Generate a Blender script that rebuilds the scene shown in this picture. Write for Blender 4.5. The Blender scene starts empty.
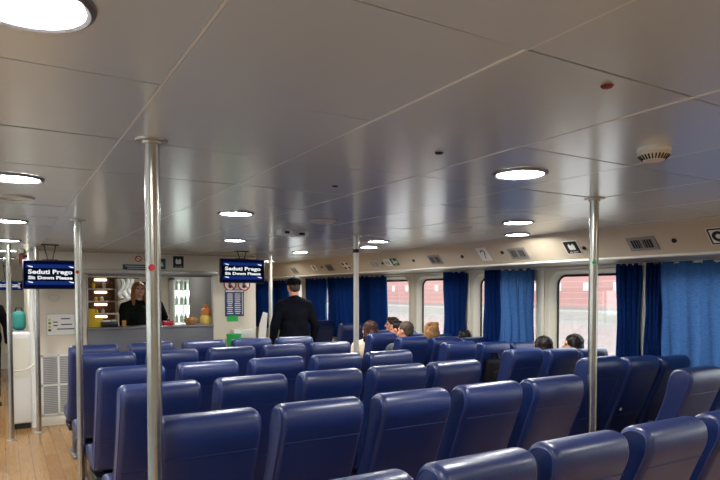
import bpy, bmesh, math, random
from mathutils import Vector, Matrix
random.seed(4)
PI = math.pi
R = math.radians
S = bpy.context.scene
COL = S.collection

# ------------------------------------------------------------------ materials
def lin(c):
    c = c / 255.0
    return c / 12.92 if c <= 0.04045 else ((c + 0.055) / 1.055) ** 2.4
def rgb(r, g, b):
    return (lin(r), lin(g), lin(b), 1.0)
MATS = {}
def mat(name, col, rough=0.5, metal=0.0, spec=0.5, bump=0.0, bscale=200.0, vary=0.0, vscale=6.0, coat=0.0):
    m = bpy.data.materials.new(name); m.use_nodes = True
    nt = m.node_tree; b = nt.nodes['Principled BSDF']
    b.inputs['Base Color'].default_value = col
    b.inputs['Roughness'].default_value = rough
    b.inputs['Metallic'].default_value = metal
    b.inputs['Specular IOR Level'].default_value = spec
    b.inputs['Coat Weight'].default_value = coat
    tc = nt.nodes.new('ShaderNodeTexCoord')
    if vary > 0:
        n = nt.nodes.new('ShaderNodeTexNoise'); n.inputs['Scale'].default_value = vscale; n.inputs['Detail'].default_value = 4
        nt.links.new(tc.outputs['Object'], n.inputs['Vector'])
        mx = nt.nodes.new('ShaderNodeMix'); mx.data_type = 'RGBA'
        mx.inputs['A'].default_value = tuple(c * (1 - vary) for c in col[:3]) + (1,)
        mx.inputs['B'].default_value = tuple(min(1, c * (1 + vary)) for c in col[:3]) + (1,)
        nt.links.new(n.outputs['Fac'], mx.inputs['Factor']); nt.links.new(mx.outputs['Result'], b.inputs['Base Color'])
    if bump > 0:
        n2 = nt.nodes.new('ShaderNodeTexNoise'); n2.inputs['Scale'].default_value = bscale; n2.inputs['Detail'].default_value = 3
        nt.links.new(tc.outputs['Object'], n2.inputs['Vector'])
        bp = nt.nodes.new('ShaderNodeBump'); bp.inputs['Strength'].default_value = bump; bp.inputs['Distance'].default_value = 0.01
        nt.links.new(n2.outputs['Fac'], bp.inputs['Height']); nt.links.new(bp.outputs['Normal'], b.inputs['Normal'])
    MATS[name] = m
    return m
def emit(name, col, strength):
    m = bpy.data.materials.new(name); m.use_nodes = True
    nt = m.node_tree; nt.nodes.clear()
    o = nt.nodes.new('ShaderNodeOutputMaterial'); e = nt.nodes.new('ShaderNodeEmission')
    e.inputs['Color'].default_value = col; e.inputs['Strength'].default_value = strength
    nt.links.new(e.outputs[0], o.inputs['Surface'])
    MATS[name] = m
    return m
M = MATS
mat('vinyl_navy', rgb(14, 38, 94), 0.42, spec=0.6, coat=0.4, bump=0.10, bscale=60, vary=0.10, vscale=9)
MATS['vinyl_navy'].node_tree.nodes['Principled BSDF'].inputs['Coat Roughness'].default_value = 0.28
mat('vinyl_piping', rgb(44, 62, 122), 0.4)
mat('seat_metal', rgb(150, 152, 156), 0.4, 0.8)
mat('seat_dark', rgb(28, 28, 34), 0.5)
mat('steel', rgb(182, 180, 173), 0.24, 1.0, bump=0.05, bscale=30, vary=0.08, vscale=20)
mat('pole_pale', rgb(206, 202, 192), 0.3, 0.35)
mat('flange', rgb(190, 186, 176), 0.35, 0.7)
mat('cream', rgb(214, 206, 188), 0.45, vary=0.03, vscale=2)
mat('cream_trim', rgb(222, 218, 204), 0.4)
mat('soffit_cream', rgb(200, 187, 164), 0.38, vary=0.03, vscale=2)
mat('white_lip', rgb(226, 224, 216), 0.3)
mat('white', rgb(228, 228, 224), 0.4)
mat('grille_grey', rgb(188, 190, 190), 0.45)
mat('grey_plastic', rgb(150, 150, 150), 0.45)
mat('vent_grey', rgb(150, 148, 146), 0.4, 0.2)
mat('vent_light', rgb(200, 194, 184), 0.4, 0.1)
mat('bounce_floor_grey', rgb(176, 180, 188), 0.5, vary=.05)  # pale grey of the added floor cover, brightens the ceiling
mat('dark_panel', rgb(92, 90, 88), 0.5)
mat('rim_grey', rgb(120, 120, 124), 0.35, 0.5)
mat('slot_dark', rgb(24, 24, 26), 0.6)
mat('rubber', rgb(18, 18, 20), 0.6)
mat('counter_grey', rgb(90, 92, 100), 0.35, vary=0.04)
mat('counter_top', rgb(112, 114, 120), 0.3)
mat('shutter_metal', rgb(176, 174, 168), 0.35, 0.6)
mat('black_plastic', rgb(14, 15, 20), 0.35)
mat('red', rgb(176, 28, 34), 0.45)
mat('red_dark', rgb(120, 32, 32), 0.5)
mat('green', rgb(28, 160, 92), 0.45)
mat('green_bright', rgb(40, 176, 84), 0.5)
mat('green_sign', rgb(24, 92, 70), 0.5)
mat('sign_black', rgb(16, 26, 26), 0.5)
mat('sign_white', rgb(235, 235, 228), 0.5)
mat('sign_yellow', rgb(232, 196, 40), 0.5)
mat('sign_blue', rgb(44, 60, 110), 0.5)
mat('sign_slate', rgb(52, 62, 84), 0.5)
mat('paper', rgb(236, 236, 230), 0.6)
mat('shelf_brown', rgb(104, 66, 44), 0.5, vary=0.12)
mat('shelf_edge', rgb(186, 176, 158), 0.4)
mat('fridge_white', rgb(224, 226, 222), 0.4)
mat('bottle_pale', rgb(206, 216, 200), 0.3)
mat('yellow_card', rgb(222, 186, 30), 0.55, vary=0.1)
mat('orange_pack', rgb(226, 142, 70), 0.5, vary=0.25, vscale=14)
mat('yellow_pack', rgb(230, 200, 96), 0.45, vary=0.2, vscale=18)
mat('wicker', rgb(176, 130, 82), 0.7, bump=0.6, bscale=90)
mat('bread', rgb(190, 134, 70), 0.7, vary=0.2)
mat('teal', rgb(30, 122, 114), 0.6, vary=0.2)
mat('skin', rgb(214, 164, 138), 0.55, vary=0.04)
mat('skin_ruddy', rgb(216, 150, 122), 0.55, vary=0.05)
mat('lip', rgb(168, 88, 82), 0.5)
mat('eye', rgb(30, 24, 22), 0.25)
mat('hair_brown', rgb(58, 33, 23), 0.5, spec=0.3, bump=0.5, bscale=60, vary=0.35, vscale=30)
mat('hair_red', rgb(158, 104, 62), 0.5, spec=0.3, bump=0.5, bscale=60, vary=0.35, vscale=30)
mat('hair_dark', rgb(26, 17, 15), 0.45, spec=0.3, bump=0.5, bscale=60, vary=0.3, vscale=30)
mat('hair_grey', rgb(74, 60, 49), 0.55, spec=0.3, bump=0.5, bscale=70, vary=0.35, vscale=40)
mat('hair_blond', rgb(150, 108, 68), 0.5, spec=0.3, bump=0.5, bscale=60, vary=0.3, vscale=30)
mat('cloth_navy', rgb(9, 11, 20), 0.9, spec=0.12, bump=0.2, bscale=40)
mat('cloth_black', rgb(12, 12, 14), 0.85, spec=0.12)
mat('cloth_green_black', rgb(17, 24, 21), 0.85, spec=0.12, bump=0.15, bscale=40)
mat('cloth_cream', rgb(226, 206, 180), 0.9, spec=0.12, bump=0.5, bscale=60, vary=0.12, vscale=30)
mat('cloth_check', rgb(72, 78, 84), 0.85, spec=0.12, vary=0.4, vscale=40)
mat('cloth_grey', rgb(120, 120, 124), 0.85, spec=0.12, vary=0.1)
mat('cloth_pink', rgb(196, 132, 128), 0.85, spec=0.12)
mat('denim', rgb(46, 58, 88), 0.85, spec=0.12)
mat('shoe', rgb(24, 22, 22), 0.5)
mat('bag_black', rgb(22, 22, 26), 0.6, spec=0.12, bump=0.3, bscale=30)
mat('rail_white', rgb(214, 214, 210), 0.35)
mat('quay', rgb(168, 162, 156), 0.8, vary=0.1, vscale=0.3)
mat('slate_roof', rgb(150, 140, 138), 0.7)
mat('window_pale', rgb(222, 216, 212), 0.4)
mat('stone_pale', rgb(206, 200, 194), 0.7, vary=0.1, vscale=0.2)
emit('lamp_glow', (1.0, 0.985, 0.955, 1), 112)
emit('strip_glow', (1.0, 0.93, 0.80, 1), 4)
emit('screen_text', (0.95, 0.98, 1.0, 1), 0.65)
emit('screen_navy', rgb(10, 16, 52), 0.45)
emit('screen_dark', rgb(6, 9, 26), 0.4)
emit('screen_blue', rgb(34, 66, 156), 0.32)
emit('fridge_glow', (0.92, 1.0, 0.9, 1), 2.6)

def ceiling_mat():
    m = mat('ceiling_laminate', rgb(212, 221, 219), 0.32, 0.12, spec=0.8, coat=0.9, vary=0.02, vscale=1.5)
    m.node_tree.nodes['Principled BSDF'].inputs['Coat Roughness'].default_value = 0.2
    m.node_tree.nodes['Principled BSDF'].inputs['Coat IOR'].default_value = 1.6
    return m
ceiling_mat()
def brick_mat(name, a, b, mortar, scale):
    m = bpy.data.materials.new(name); m.use_nodes = True
    nt = m.node_tree; bs = nt.nodes['Principled BSDF']; bs.inputs['Roughness'].default_value = 0.85
    tc = nt.nodes.new('ShaderNodeTexCoord'); mp = nt.nodes.new('ShaderNodeMapping'); mp.inputs['Rotation'].default_value = (PI/2, 0, PI/2)
    br = nt.nodes.new('ShaderNodeTexBrick')
    br.inputs['Color1'].default_value = a; br.inputs['Color2'].default_value = b; br.inputs['Mortar'].default_value = mortar
    br.inputs['Scale'].default_value = scale
    nt.links.new(tc.outputs['Object'], mp.inputs['Vector']); nt.links.new(mp.outputs[0], br.inputs['Vector']); nt.links.new(br.outputs['Color'], bs.inputs['Base Color'])
    M[name] = m
brick_mat('brick_red', rgb(188, 140, 136), rgb(176, 130, 126), rgb(190, 166, 162), 0.6)
def floor_mat():
    m = bpy.data.materials.new('floor_wood'); m.use_nodes = True
    nt = m.node_tree; bs = nt.nodes['Principled BSDF']; bs.inputs['Roughness'].default_value = 0.22
    tc = nt.nodes.new('ShaderNodeTexCoord'); mp = nt.nodes.new('ShaderNodeMapping'); mp.inputs['Rotation'].default_value = (0, 0, PI/2)
    br = nt.nodes.new('ShaderNodeTexBrick'); br.inputs['Scale'].default_value = 1.0
    br.inputs['Color1'].default_value = rgb(184, 142, 90); br.inputs['Color2'].default_value = rgb(170, 126, 76); br.inputs['Mortar'].default_value = rgb(146, 100, 60)
    br.inputs['Brick Width'].default_value = 1.1; br.inputs['Row Height'].default_value = 0.11; br.inputs['Mortar Size'].default_value = 0.003
    nz = nt.nodes.new('ShaderNodeTexNoise'); nz.inputs['Scale'].default_value = 5; nz.inputs['Detail'].default_value = 6
    mp2 = nt.nodes.new('ShaderNodeMapping'); mp2.inputs['Scale'].default_value = (14, 1, 1)
    mx = nt.nodes.new('ShaderNodeMix'); mx.data_type = 'RGBA'; mx.blend_type = 'MULTIPLY'; mx.inputs['Factor'].default_value = 0.55
    cr = nt.nodes.new('ShaderNodeValToRGB'); cr.color_ramp.elements[0].color = (0.62, 0.55, 0.5, 1); cr.color_ramp.elements[0].position = 0.3; cr.color_ramp.elements[1].color = (1, 1, 1, 1); cr.color_ramp.elements[1].position = 0.65
    L = nt.links.new
    L(tc.outputs['Object'], mp.inputs['Vector']); L(mp.outputs[0], br.inputs['Vector'])
    L(tc.outputs['Object'], mp2.inputs['Vector']); L(mp2.outputs[0], nz.inputs['Vector']); L(nz.outputs['Fac'], cr.inputs['Fac'])
    L(br.outputs['Color'], mx.inputs['A']); L(cr.outputs['Color'], mx.inputs['B']); L(mx.outputs['Result'], bs.inputs['Base Color'])
    M['floor_wood'] = m
floor_mat()
def curtain_mat():
    m = bpy.data.materials.new('curtain_blue'); m.use_nodes = True
    nt = m.node_tree; nt.nodes.clear(); L = nt.links.new
    o = nt.nodes.new('ShaderNodeOutputMaterial'); d = nt.nodes.new('ShaderNodeBsdfDiffuse'); t = nt.nodes.new('ShaderNodeBsdfTranslucent')
    mx = nt.nodes.new('ShaderNodeMixShader'); mx.inputs[0].default_value = 0.31
    tc = nt.nodes.new('ShaderNodeTexCoord'); nz = nt.nodes.new('ShaderNodeTexNoise'); nz.inputs['Scale'].default_value = 60; nz.inputs['Detail'].default_value = 5
    mp = nt.nodes.new('ShaderNodeMapping'); mp.inputs['Scale'].default_value = (1, 0.6, 2.0)
    cm = nt.nodes.new('ShaderNodeMix'); cm.data_type = 'RGBA'; cm.inputs['A'].default_value = rgb(14, 32, 78); cm.inputs['B'].default_value = rgb(24, 52, 108)
    L(tc.outputs['Object'], mp.inputs[0]); L(mp.outputs[0], nz.inputs['Vector']); L(nz.outputs['Fac'], cm.inputs['Factor'])
    c2 = nt.nodes.new('ShaderNodeMix'); c2.data_type = 'RGBA'; c2.inputs['A'].default_value = rgb(48, 98, 172); c2.inputs['B'].default_value = rgb(118, 164, 216)
    L(nz.outputs['Fac'], c2.inputs['Factor'])
    L(cm.outputs['Result'], d.inputs['Color']); L(c2.outputs['Result'], t.inputs['Color'])
    L(d.outputs[0], mx.inputs[1]); L(t.outputs[0], mx.inputs[2]); L(mx.outputs[0], o.inputs['Surface'])
    M['curtain_blue'] = m
curtain_mat()
def glass_mat():
    m = bpy.data.materials.new('pane_glass'); m.use_nodes = True
    nt = m.node_tree; nt.nodes.clear(); L = nt.links.new
    o = nt.nodes.new('ShaderNodeOutputMaterial'); t = nt.nodes.new('ShaderNodeBsdfTransparent'); g = nt.nodes.new('ShaderNodeBsdfGlossy')
    t.inputs[0].default_value = (0.93, 0.95, 0.95, 1); g.inputs['Roughness'].default_value = 0.03
    mx = nt.nodes.new('ShaderNodeMixShader'); mx.inputs[0].default_value = 0.07
    L(t.outputs[0], mx.inputs[1]); L(g.outputs[0], mx.inputs[2]); L(mx.outputs[0], o.inputs['Surface'])
    M['pane_glass'] = m
glass_mat()
def water_mat():
    m = mat('water', rgb(150, 152, 150), 0.18, 0.0, bump=0.5, bscale=0.8, vary=0.1, vscale=0.2)
water_mat()

# ------------------------------------------------------------------ mesh helpers
class MB:
    def __init__(s): s.bm = bmesh.new()
    def box(s, c, size, rot=None, bev=0.0, seg=2):
        r = bmesh.ops.create_cube(s.bm, size=1.0); vs = r['verts']
        bmesh.ops.scale(s.bm, vec=Vector(size), verts=vs)
        if bev > 0:
            es = list({e for v in vs for e in v.link_edges})
            rr = bmesh.ops.bevel(s.bm, geom=es, offset=bev, segments=seg, affect='EDGES', profile=0.5)
            vs = list({v for f in rr['faces'] for v in f.verts} | {v for v in vs if v.is_valid})
            done = set(vs); stack = list(vs)
            while stack:
                v = stack.pop()
                for e in v.link_edges:
                    w = e.other_vert(v)
                    if w not in done: done.add(w); stack.append(w)
            vs = list(done)
        if rot is not None: bmesh.ops.rotate(s.bm, cent=(0, 0, 0), matrix=rot, verts=vs)
        bmesh.ops.translate(s.bm, vec=Vector(c), verts=vs)
        return s
    def tube(s, pts, rad, n=12, cap=True, closed=False):
        pts = [Vector(p) for p in pts]; N = len(pts)
        rads = rad if isinstance(rad, (list, tuple)) else [rad] * N
        rings = []; up = None
        for i, p in enumerate(pts):
            if closed: t = pts[(i + 1) % N] - pts[i - 1]
            else: t = pts[min(i + 1, N - 1)] - pts[max(i - 1, 0)]
            t.normalize()
            if up is None:
                a = Vector((0, 0, 1)) if abs(t.z) < 0.9 else Vector((1, 0, 0))
                up = (a - t * a.dot(t)).normalized()
            else: up = (up - t * up.dot(t)).normalized()
            sd = t.cross(up)
            rings.append([s.bm.verts.new(p + (up * math.cos(2*PI*k/n) + sd * math.sin(2*PI*k/n)) * rads[i]) for k in range(n)])
        m = N if closed else N - 1
        for i in range(m):
            a, b = rings[i], rings[(i + 1) % N]
            for k in range(n): s.bm.faces.new((a[k], a[(k+1) % n], b[(k+1) % n], b[k]))
        if cap and not closed:
            s.bm.faces.new(rings[0][::-1]); s.bm.faces.new(rings[-1])
        return s
    def lathe(s, prof, c=(0, 0, 0), n=32, mtx=None):
        rings = []; c = Vector(c)
        def T(v): return c + (mtx @ v if mtx is not None else v)
        for r, z in prof:
            if r < 1e-6: rings.append([s.bm.verts.new(T(Vector((0, 0, z))))])
            else: rings.append([s.bm.verts.new(T(Vector((r*math.cos(2*PI*k/n), r*math.sin(2*PI*k/n), z)))) for k in range(n)])
        for a, b in zip(rings, rings[1:]):
            for k in range(n):
                k2 = (k + 1) % n
                if len(a) == 1 and len(b) == 1: continue
                if len(a) == 1: s.bm.faces.new((a[0], b[k2], b[k]))
                elif len(b) == 1: s.bm.faces.new((a[k], a[k2], b[0]))
                else: s.bm.faces.new((a[k], a[k2], b[k2], b[k]))
        return s
    def ball(s, c, r, sub=3, rot=None):
        rr = bmesh.ops.create_icosphere(s.bm, subdivisions=sub, radius=1.0); vs = rr['verts']
        if not isinstance(r, (tuple, list)): r = (r, r, r)
        bmesh.ops.scale(s.bm, vec=Vector(r), verts=vs)
        if rot is not None: bmesh.ops.rotate(s.bm, cent=(0, 0, 0), matrix=rot, verts=vs)
        bmesh.ops.translate(s.bm, vec=Vector(c), verts=vs)
        return s
    def limb(s, p0, p1, r0, r1, n=14):
        p0 = Vector(p0); p1 = Vector(p1)
        s.tube([p0, p1], [r0, r1], n); s.ball(p0, r0, 2); s.ball(p1, r1, 2)
        return s
    def prism(s, pts, a, b, mtx=None):
        # polygon in local XY extruded from z=a to z=b
        def T(v): return mtx @ v if mtx is not None else v
        lo = [s.bm.verts.new(T(Vector((x, y, a)))) for x, y in pts]; hi = [s.bm.verts.new(T(Vector((x, y, b)))) for x, y in pts]
        n = len(pts)
        s.bm.faces.new(lo[::-1]); s.bm.faces.new(hi)
        for k in range(n): s.bm.faces.new((lo[k], lo[(k+1) % n], hi[(k+1) % n], hi[k]))
        return s
    def build(s, name, m, parent=None, smooth=True, sharp=40, loc=None, mtx=None):
        bmesh.ops.recalc_face_normals(s.bm, faces=s.bm.faces[:])
        me = bpy.data.meshes.new(name); s.bm.to_mesh(me); s.bm.free()
        return link(name, me, m, parent, smooth, sharp, loc, mtx)
def link(name, me, m, parent=None, smooth=True, sharp=40, loc=None, mtx=None):
    if m is not None:
        me.materials.clear(); me.materials.append(M[m] if isinstance(m, str) else m)
    if smooth:
        me.polygons.foreach_set('use_smooth', [True] * len(me.polygons))
        me.set_sharp_from_angle(angle=R(sharp))
    o = bpy.data.objects.new(name, me); COL.objects.link(o)
    if parent is not None: o.parent = parent
    if mtx is not None: o.matrix_local = mtx
    elif loc is not None: o.location = loc
    return o
def empty(name, loc=(0, 0, 0), rz=0.0, mtx=None):
    o = bpy.data.objects.new(name, None); COL.objects.link(o); o.empty_display_size = 0.1
    if mtx is not None: o.matrix_world = mtx
    else: o.location = loc; o.rotation_euler = (0, 0, rz)
    return o
def tag(o, label=None, cat=None, group=None, kind=None):
    if label: o['label'] = label
    if cat: o['category'] = cat
    if group: o['group'] = group
    if kind: o['kind'] = kind
    return o
def struct(o): o['kind'] = 'structure'; return o
KIDS = {}
def kids(o): return [c for c in bpy.data.objects if c.parent == o]
def copy_tree(o, parent=None, table=None):
    c = o.copy(); COL.objects.link(c)
    if parent is not None:
        mi = o.matrix_parent_inverse.copy(); c.parent = parent; c.matrix_parent_inverse = mi
    for ch in (table[o.name] if table else kids(o)):
        copy_tree(ch, c, table)
    return c
def tree_table(o, t=None):
    t = {} if t is None else t
    t[o.name] = kids(o)
    for c in t[o.name]: tree_table(c, t)
    return t
def text(body, name, size, m, parent=None, mtx=None, sx=1.0, ext=0.0008, bold=0.0, align='CENTER', spacing=1.0):
    cu = bpy.data.curves.new(name, 'FONT'); cu.body = body; cu.size = size; cu.align_x = align; cu.align_y = 'CENTER'
    cu.extrude = ext; cu.offset = bold; cu.space_character = spacing; cu.resolution_u = 3
    t = bpy.data.objects.new(name + '_tmp', cu); COL.objects.link(t)
    dg = bpy.context.evaluated_depsgraph_get()
    me = bpy.data.meshes.new_from_object(t.evaluated_get(dg))
    bpy.data.objects.remove(t)
    for v in me.vertices: v.co.x *= sx
    me.name = name
    return link(name, me, m, parent, False, mtx=mtx)
def chaikin(pts, it=2):
    for _ in range(it):
        q = []; n = len(pts)
        for i in range(n):
            a = pts[i]; b = pts[(i + 1) % n]
            q.append((a[0]*.75 + b[0]*.25, a[1]*.75 + b[1]*.25)); q.append((a[0]*.25 + b[0]*.75, a[1]*.25 + b[1]*.75))
        pts = q
    return pts
def inset(pts, d):
    n = len(pts); out = []
    area = sum(pts[i][0]*pts[(i+1) % n][1] - pts[(i+1) % n][0]*pts[i][1] for i in range(n))
    sg = 1 if area > 0 else -1
    for i in range(n):
        a = Vector(pts[i - 1]); b = Vector(pts[i]); c = Vector(pts[(i + 1) % n])
        t = (c - a).normalized(); nn = Vector((-t.y, t.x)) * sg
        out.append((b.x + nn.x * d, b.y + nn.y * d))
    return out
def pad(prof, half, r, seg=5):
    """cushion: a (y,z) outline carried across X with rounded side edges"""
    mb = MB(); st = []
    for k in range(seg + 1):
        a = (PI / 2) * k / seg
        st.append((-half + r * (1 - math.sin(a)), r * (1 - math.cos(a))))
    st = st[::-1]
    xs = st + [(-half * 0.4, 0), (0, 0), (half * 0.4, 0)] + [(-x, d) for x, d in st[::-1]]
    xs = [(x, d) for x, d in sorted(set((round(x, 5), round(d, 5)) for x, d in xs))]
    rings = []
    for x, d in xs:
        rings.append([mb.bm.verts.new((x, y, z)) for y, z in inset(prof, d)])
    n = len(prof)
    for a, b in zip(rings, rings[1:]):
        for k in range(n): mb.bm.faces.new((a[k], a[(k+1) % n], b[(k+1) % n], b[k]))
    mb.bm.faces.new(rings[0][::-1]); mb.bm.faces.new(rings[-1])
    return mb
def rrect(w, h, r, seg=6, cx=0, cy=0):
    pts = []
    for sx, sy, a0 in ((1, 1, 0), (-1, 1, 90), (-1, -1, 180), (1, -1, 270)):
        for k in range(seg + 1):
            a = R(a0 + 90 * k / seg)
            pts.append((cx + sx * (w/2 - r) + r * math.cos(a), cy + sy * (h/2 - r) + r * math.sin(a)))
    return pts
def circ(r, n=24, cx=0, cy=0, sx=1.0):
    return [(cx + sx * r * math.cos(2*PI*k/n), cy + r * math.sin(2*PI*k/n)) for k in range(n)]

# ------------------------------------------------------------------ camera
EYE = 1.60
YAW, PIT, FPX, CYP = R(30.83), R(-1.92), 598.7, 312.88
cam = bpy.data.cameras.new('camera'); co = bpy.data.objects.new('camera', cam); COL.objects.link(co)
cam.sensor_width = 36; cam.lens = FPX / 720 * 36; cam.shift_y = (CYP - 240) / 720; cam.clip_start = 0.05; cam.clip_end = 500
co.location = (0, 0, EYE); co.rotation_euler = (PI/2 + PIT, 0, -YAW)
S.camera = co
_fw = Vector((math.sin(YAW)*math.cos(PIT), math.cos(YAW)*math.cos(PIT), math.sin(PIT))); _rt = Vector((math.cos(YAW), -math.sin(YAW), 0)); _up = _rt.cross(_fw)
def ray(x, y): return _rt * ((x - 360) / FPX) + _up * ((CYP - y) / FPX) + _fw
def on_y(x, y, Y): d = ray(x, y); return Vector((0, 0, EYE)) + d * (Y / d.y)
def on_z(x, y, Z): d = ray(x, y); return Vector((0, 0, EYE)) + d * ((Z - EYE) / d.z)
def on_x(x, y, X): d = ray(x, y); return Vector((0, 0, EYE)) + d * (X / d.x)

# ------------------------------------------------------------------ room shell
H = 2.143
XC, XS, ZS, XW = 4.34, 4.557, 1.894, 5.25     # ceiling edge, soffit foot, soffit foot height, window wall
Y0, Y1 = -2.6, 14.6
def quad_box(name, c, s, m, bev=0.0):
    return struct(MB().box(c, s, bev=bev).build(name, m, smooth=bev > 0))
quad_box('floor', (0, (Y0+Y1)/2, -0.05), (2*XW + 0.4, Y1-Y0+0.2, 0.1), 'floor_wood')
struct(MB().box((-3.0, (Y0+Y1)/2, .001), (4.4, Y1-Y0, .002)).build('floor_bounce_cover', 'bounce_floor_grey', smooth=False))  # unseen floor cover added to bounce neutral light onto the ceiling
# ceiling: one mesh of square laminate panels with open joints and a dark backing
def ceiling():
    mb = MB(); P = 0.648; xa, ya = 0.367, 0.975
    i0 = int(math.floor((-XC - xa) / P)); i1 = int(math.ceil((XC - xa) / P))
    j0 = int(math.floor((Y0 - ya) / P)); j1 = int(math.ceil((Y1 - ya) / P))
    rnd = random.Random(9)
    for i in range(i0, i1):
        for j in range(j0, j1):
            x0 = max(xa + i*P, -XC); x1 = min(xa + (i+1)*P, XC); y0 = max(ya + j*P, Y0); y1 = min(ya + (j+1)*P, Y1)
            if x1 - x0 < 0.03 or y1 - y0 < 0.03: continue
            g = 0.0042
            tilt = Matrix.Rotation(R(rnd.uniform(-.3, .3)), 3, 'X') @ Matrix.Rotation(R(rnd.uniform(-.3, .3)), 3, 'Y')
            mb.box(((x0+x1)/2, (y0+y1)/2, H + 0.006), (x1-x0-2*g, y1-y0-2*g, 0.012), rot=tilt)
    o = struct(mb.build('ceiling', 'ceiling_laminate', smooth=False))
    b = MB().box((0, (Y0+Y1)/2, H + 0.045), (2*XC + 0.4, Y1-Y0+0.2, 0.05)).build('ceiling_backing', 'seat_dark', o, smooth=False)
    # pale cover strips along the fore-and-aft joints
    st = MB()
    for i in range(i0, i1 + 1):
        x = xa + i*P
        if -XC < x < XC: st.box((x, (Y0+Y1)/2, H + 0.0005), (0.0066, Y1-Y0, 0.003))
    st.build('ceiling_joint_strip', 'white_lip', o, smooth=False)
ceiling()
# windows per bay (far edge y, near edge y) measured at the glass
PITCH, WLEN = 1.25, 0.94
BAYS = [(3.66 + PITCH*k, 3.66 + PITCH*k + WLEN) for k in range(-4, 8)]
WZ0, WZ1 = 0.90, 1.785
def side_wall(sgn, name):
    mb = MB(); bm = mb.bm
    loops = []
    for X, grow in ((XW, 0.05), (XW + 0.09, 0.0)):
        outer = [bm.verts.new((sgn*X, y, z)) for y, z in ((Y0, 0), (Y1, 0), (Y1, H), (Y0, H))]
        holes = []
        for a, b in BAYS:
            pts = rrect(b - a + 2*grow, WZ1 - WZ0 + 2*grow, 0.10 + grow, 6, (a+b)/2, (WZ0+WZ1)/2)
            holes.append([bm.verts.new((sgn*X, y, z)) for y, z in pts])
        es = []
        for lp in [outer] + holes:
            for k in range(len(lp)): es.append(bm.edges.new((lp[k], lp[(k+1) % len(lp)])))
        bmesh.ops.triangle_fill(bm, edges=es, use_beauty=True)
        loops.append([outer] + holes)
    for la, lb in zip(loops[0], loops[1]):
        n = len(la)
        for k in range(n): bm.faces.new((la[k], la[(k+1) % n], lb[(k+1) % n], lb[k]))
    return struct(mb.build(name, 'cream', sharp=35))
side_wall(1, 'wall_right'); side_wall(-1, 'wall_left')
wn = 0
for sgn in (1, -1):
    for a, b in BAYS:
        wn += 1
        w = struct(empty('window_%d' % wn, (sgn*(XW + 0.07), (a+b)/2, (WZ0+WZ1)/2)))
        outl = rrect(b-a, WZ1-WZ0, 0.10, 6)
        MB().tube([(0, y, z) for y, z in outl], 0.011, 8, closed=True).build('window_gasket', 'rubber', w)
        T = Matrix(((0, 0, 1, 0), (1, 0, 0, 0), (0, 1, 0, 0), (0, 0, 0, 1)))
        MB().prism(outl, 0.0, 0.006, T).build('window_pane', 'pane_glass', w, smooth=False)
        # moulded surround on the wall face
        MB().tube([(-sgn*0.07, y, z) for y, z in rrect(b-a+0.12, WZ1-WZ0+0.12, 0.16, 6)], 0.008, 8, closed=True).build('window_surround', 'cream_trim', w)
for sgn, n in ((1, 1), (-1, 2)):
    # sloped soffit over the windows with its white lip and return shelf
    mb = MB()
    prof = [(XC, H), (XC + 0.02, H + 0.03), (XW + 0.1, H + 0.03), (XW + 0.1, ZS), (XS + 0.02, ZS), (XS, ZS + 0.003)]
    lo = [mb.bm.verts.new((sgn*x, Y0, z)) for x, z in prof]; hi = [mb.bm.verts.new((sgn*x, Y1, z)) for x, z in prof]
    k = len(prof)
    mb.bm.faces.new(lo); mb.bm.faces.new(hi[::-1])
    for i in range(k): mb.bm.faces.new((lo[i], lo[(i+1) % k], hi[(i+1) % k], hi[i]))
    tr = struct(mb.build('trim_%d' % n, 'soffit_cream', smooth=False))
    MB().tube([(sgn*(XS - 0.004), Y0, ZS + 0.004), (sgn*(XS - 0.004), Y1, ZS + 0.004)], 0.011, 8).build('soffit_lip', 'white_lip', tr)
    MB().tube([(sgn*(XC - 0.004), Y0, H - 0.003), (sgn*(XC - 0.004), Y1, H - 0.003)], 0.007, 8).build('soffit_edge_strip', 'vent_light', tr)
    struct(MB().box((sgn*(XW - 0.008), (Y0+Y1)/2, 0.05), (0.016, Y1-Y0, 0.10), bev=0.004).build('baseboard_' + ('right' if sgn > 0 else 'left'), 'grey_plastic'))
    # mullion covers between the windows
    ps = MB()
    for (a, b), (c, d) in zip(BAYS, BAYS[1:]):
        ps.box((sgn*(XW - 0.006), (b+c)/2, ZS/2 + 0.05), (0.012, 0.05, ZS - 0.1), bev=0.003)
    struct(ps.build('trim_%d' % (n + 2), 'cream_trim'))
    rl = MB().tube([(sgn*(XW - 0.045), Y0 + .1, ZS - 0.022), (sgn*(XW - 0.045), Y1 - .1, ZS - 0.022)], 0.008, 8)
    struct(rl.build('trim_%d' % (n + 4), 'rail_white'))
quad_box('wall_back', (0, Y0 - 0.05, H/2), (2*XW + 0.4, 0.1, H + 0.1), 'cream')
quad_box('wall_front', (0, Y1 + 0.05, H/2), (2*XW + 0.4, 0.1, H + 0.1), 'cream')

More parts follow.
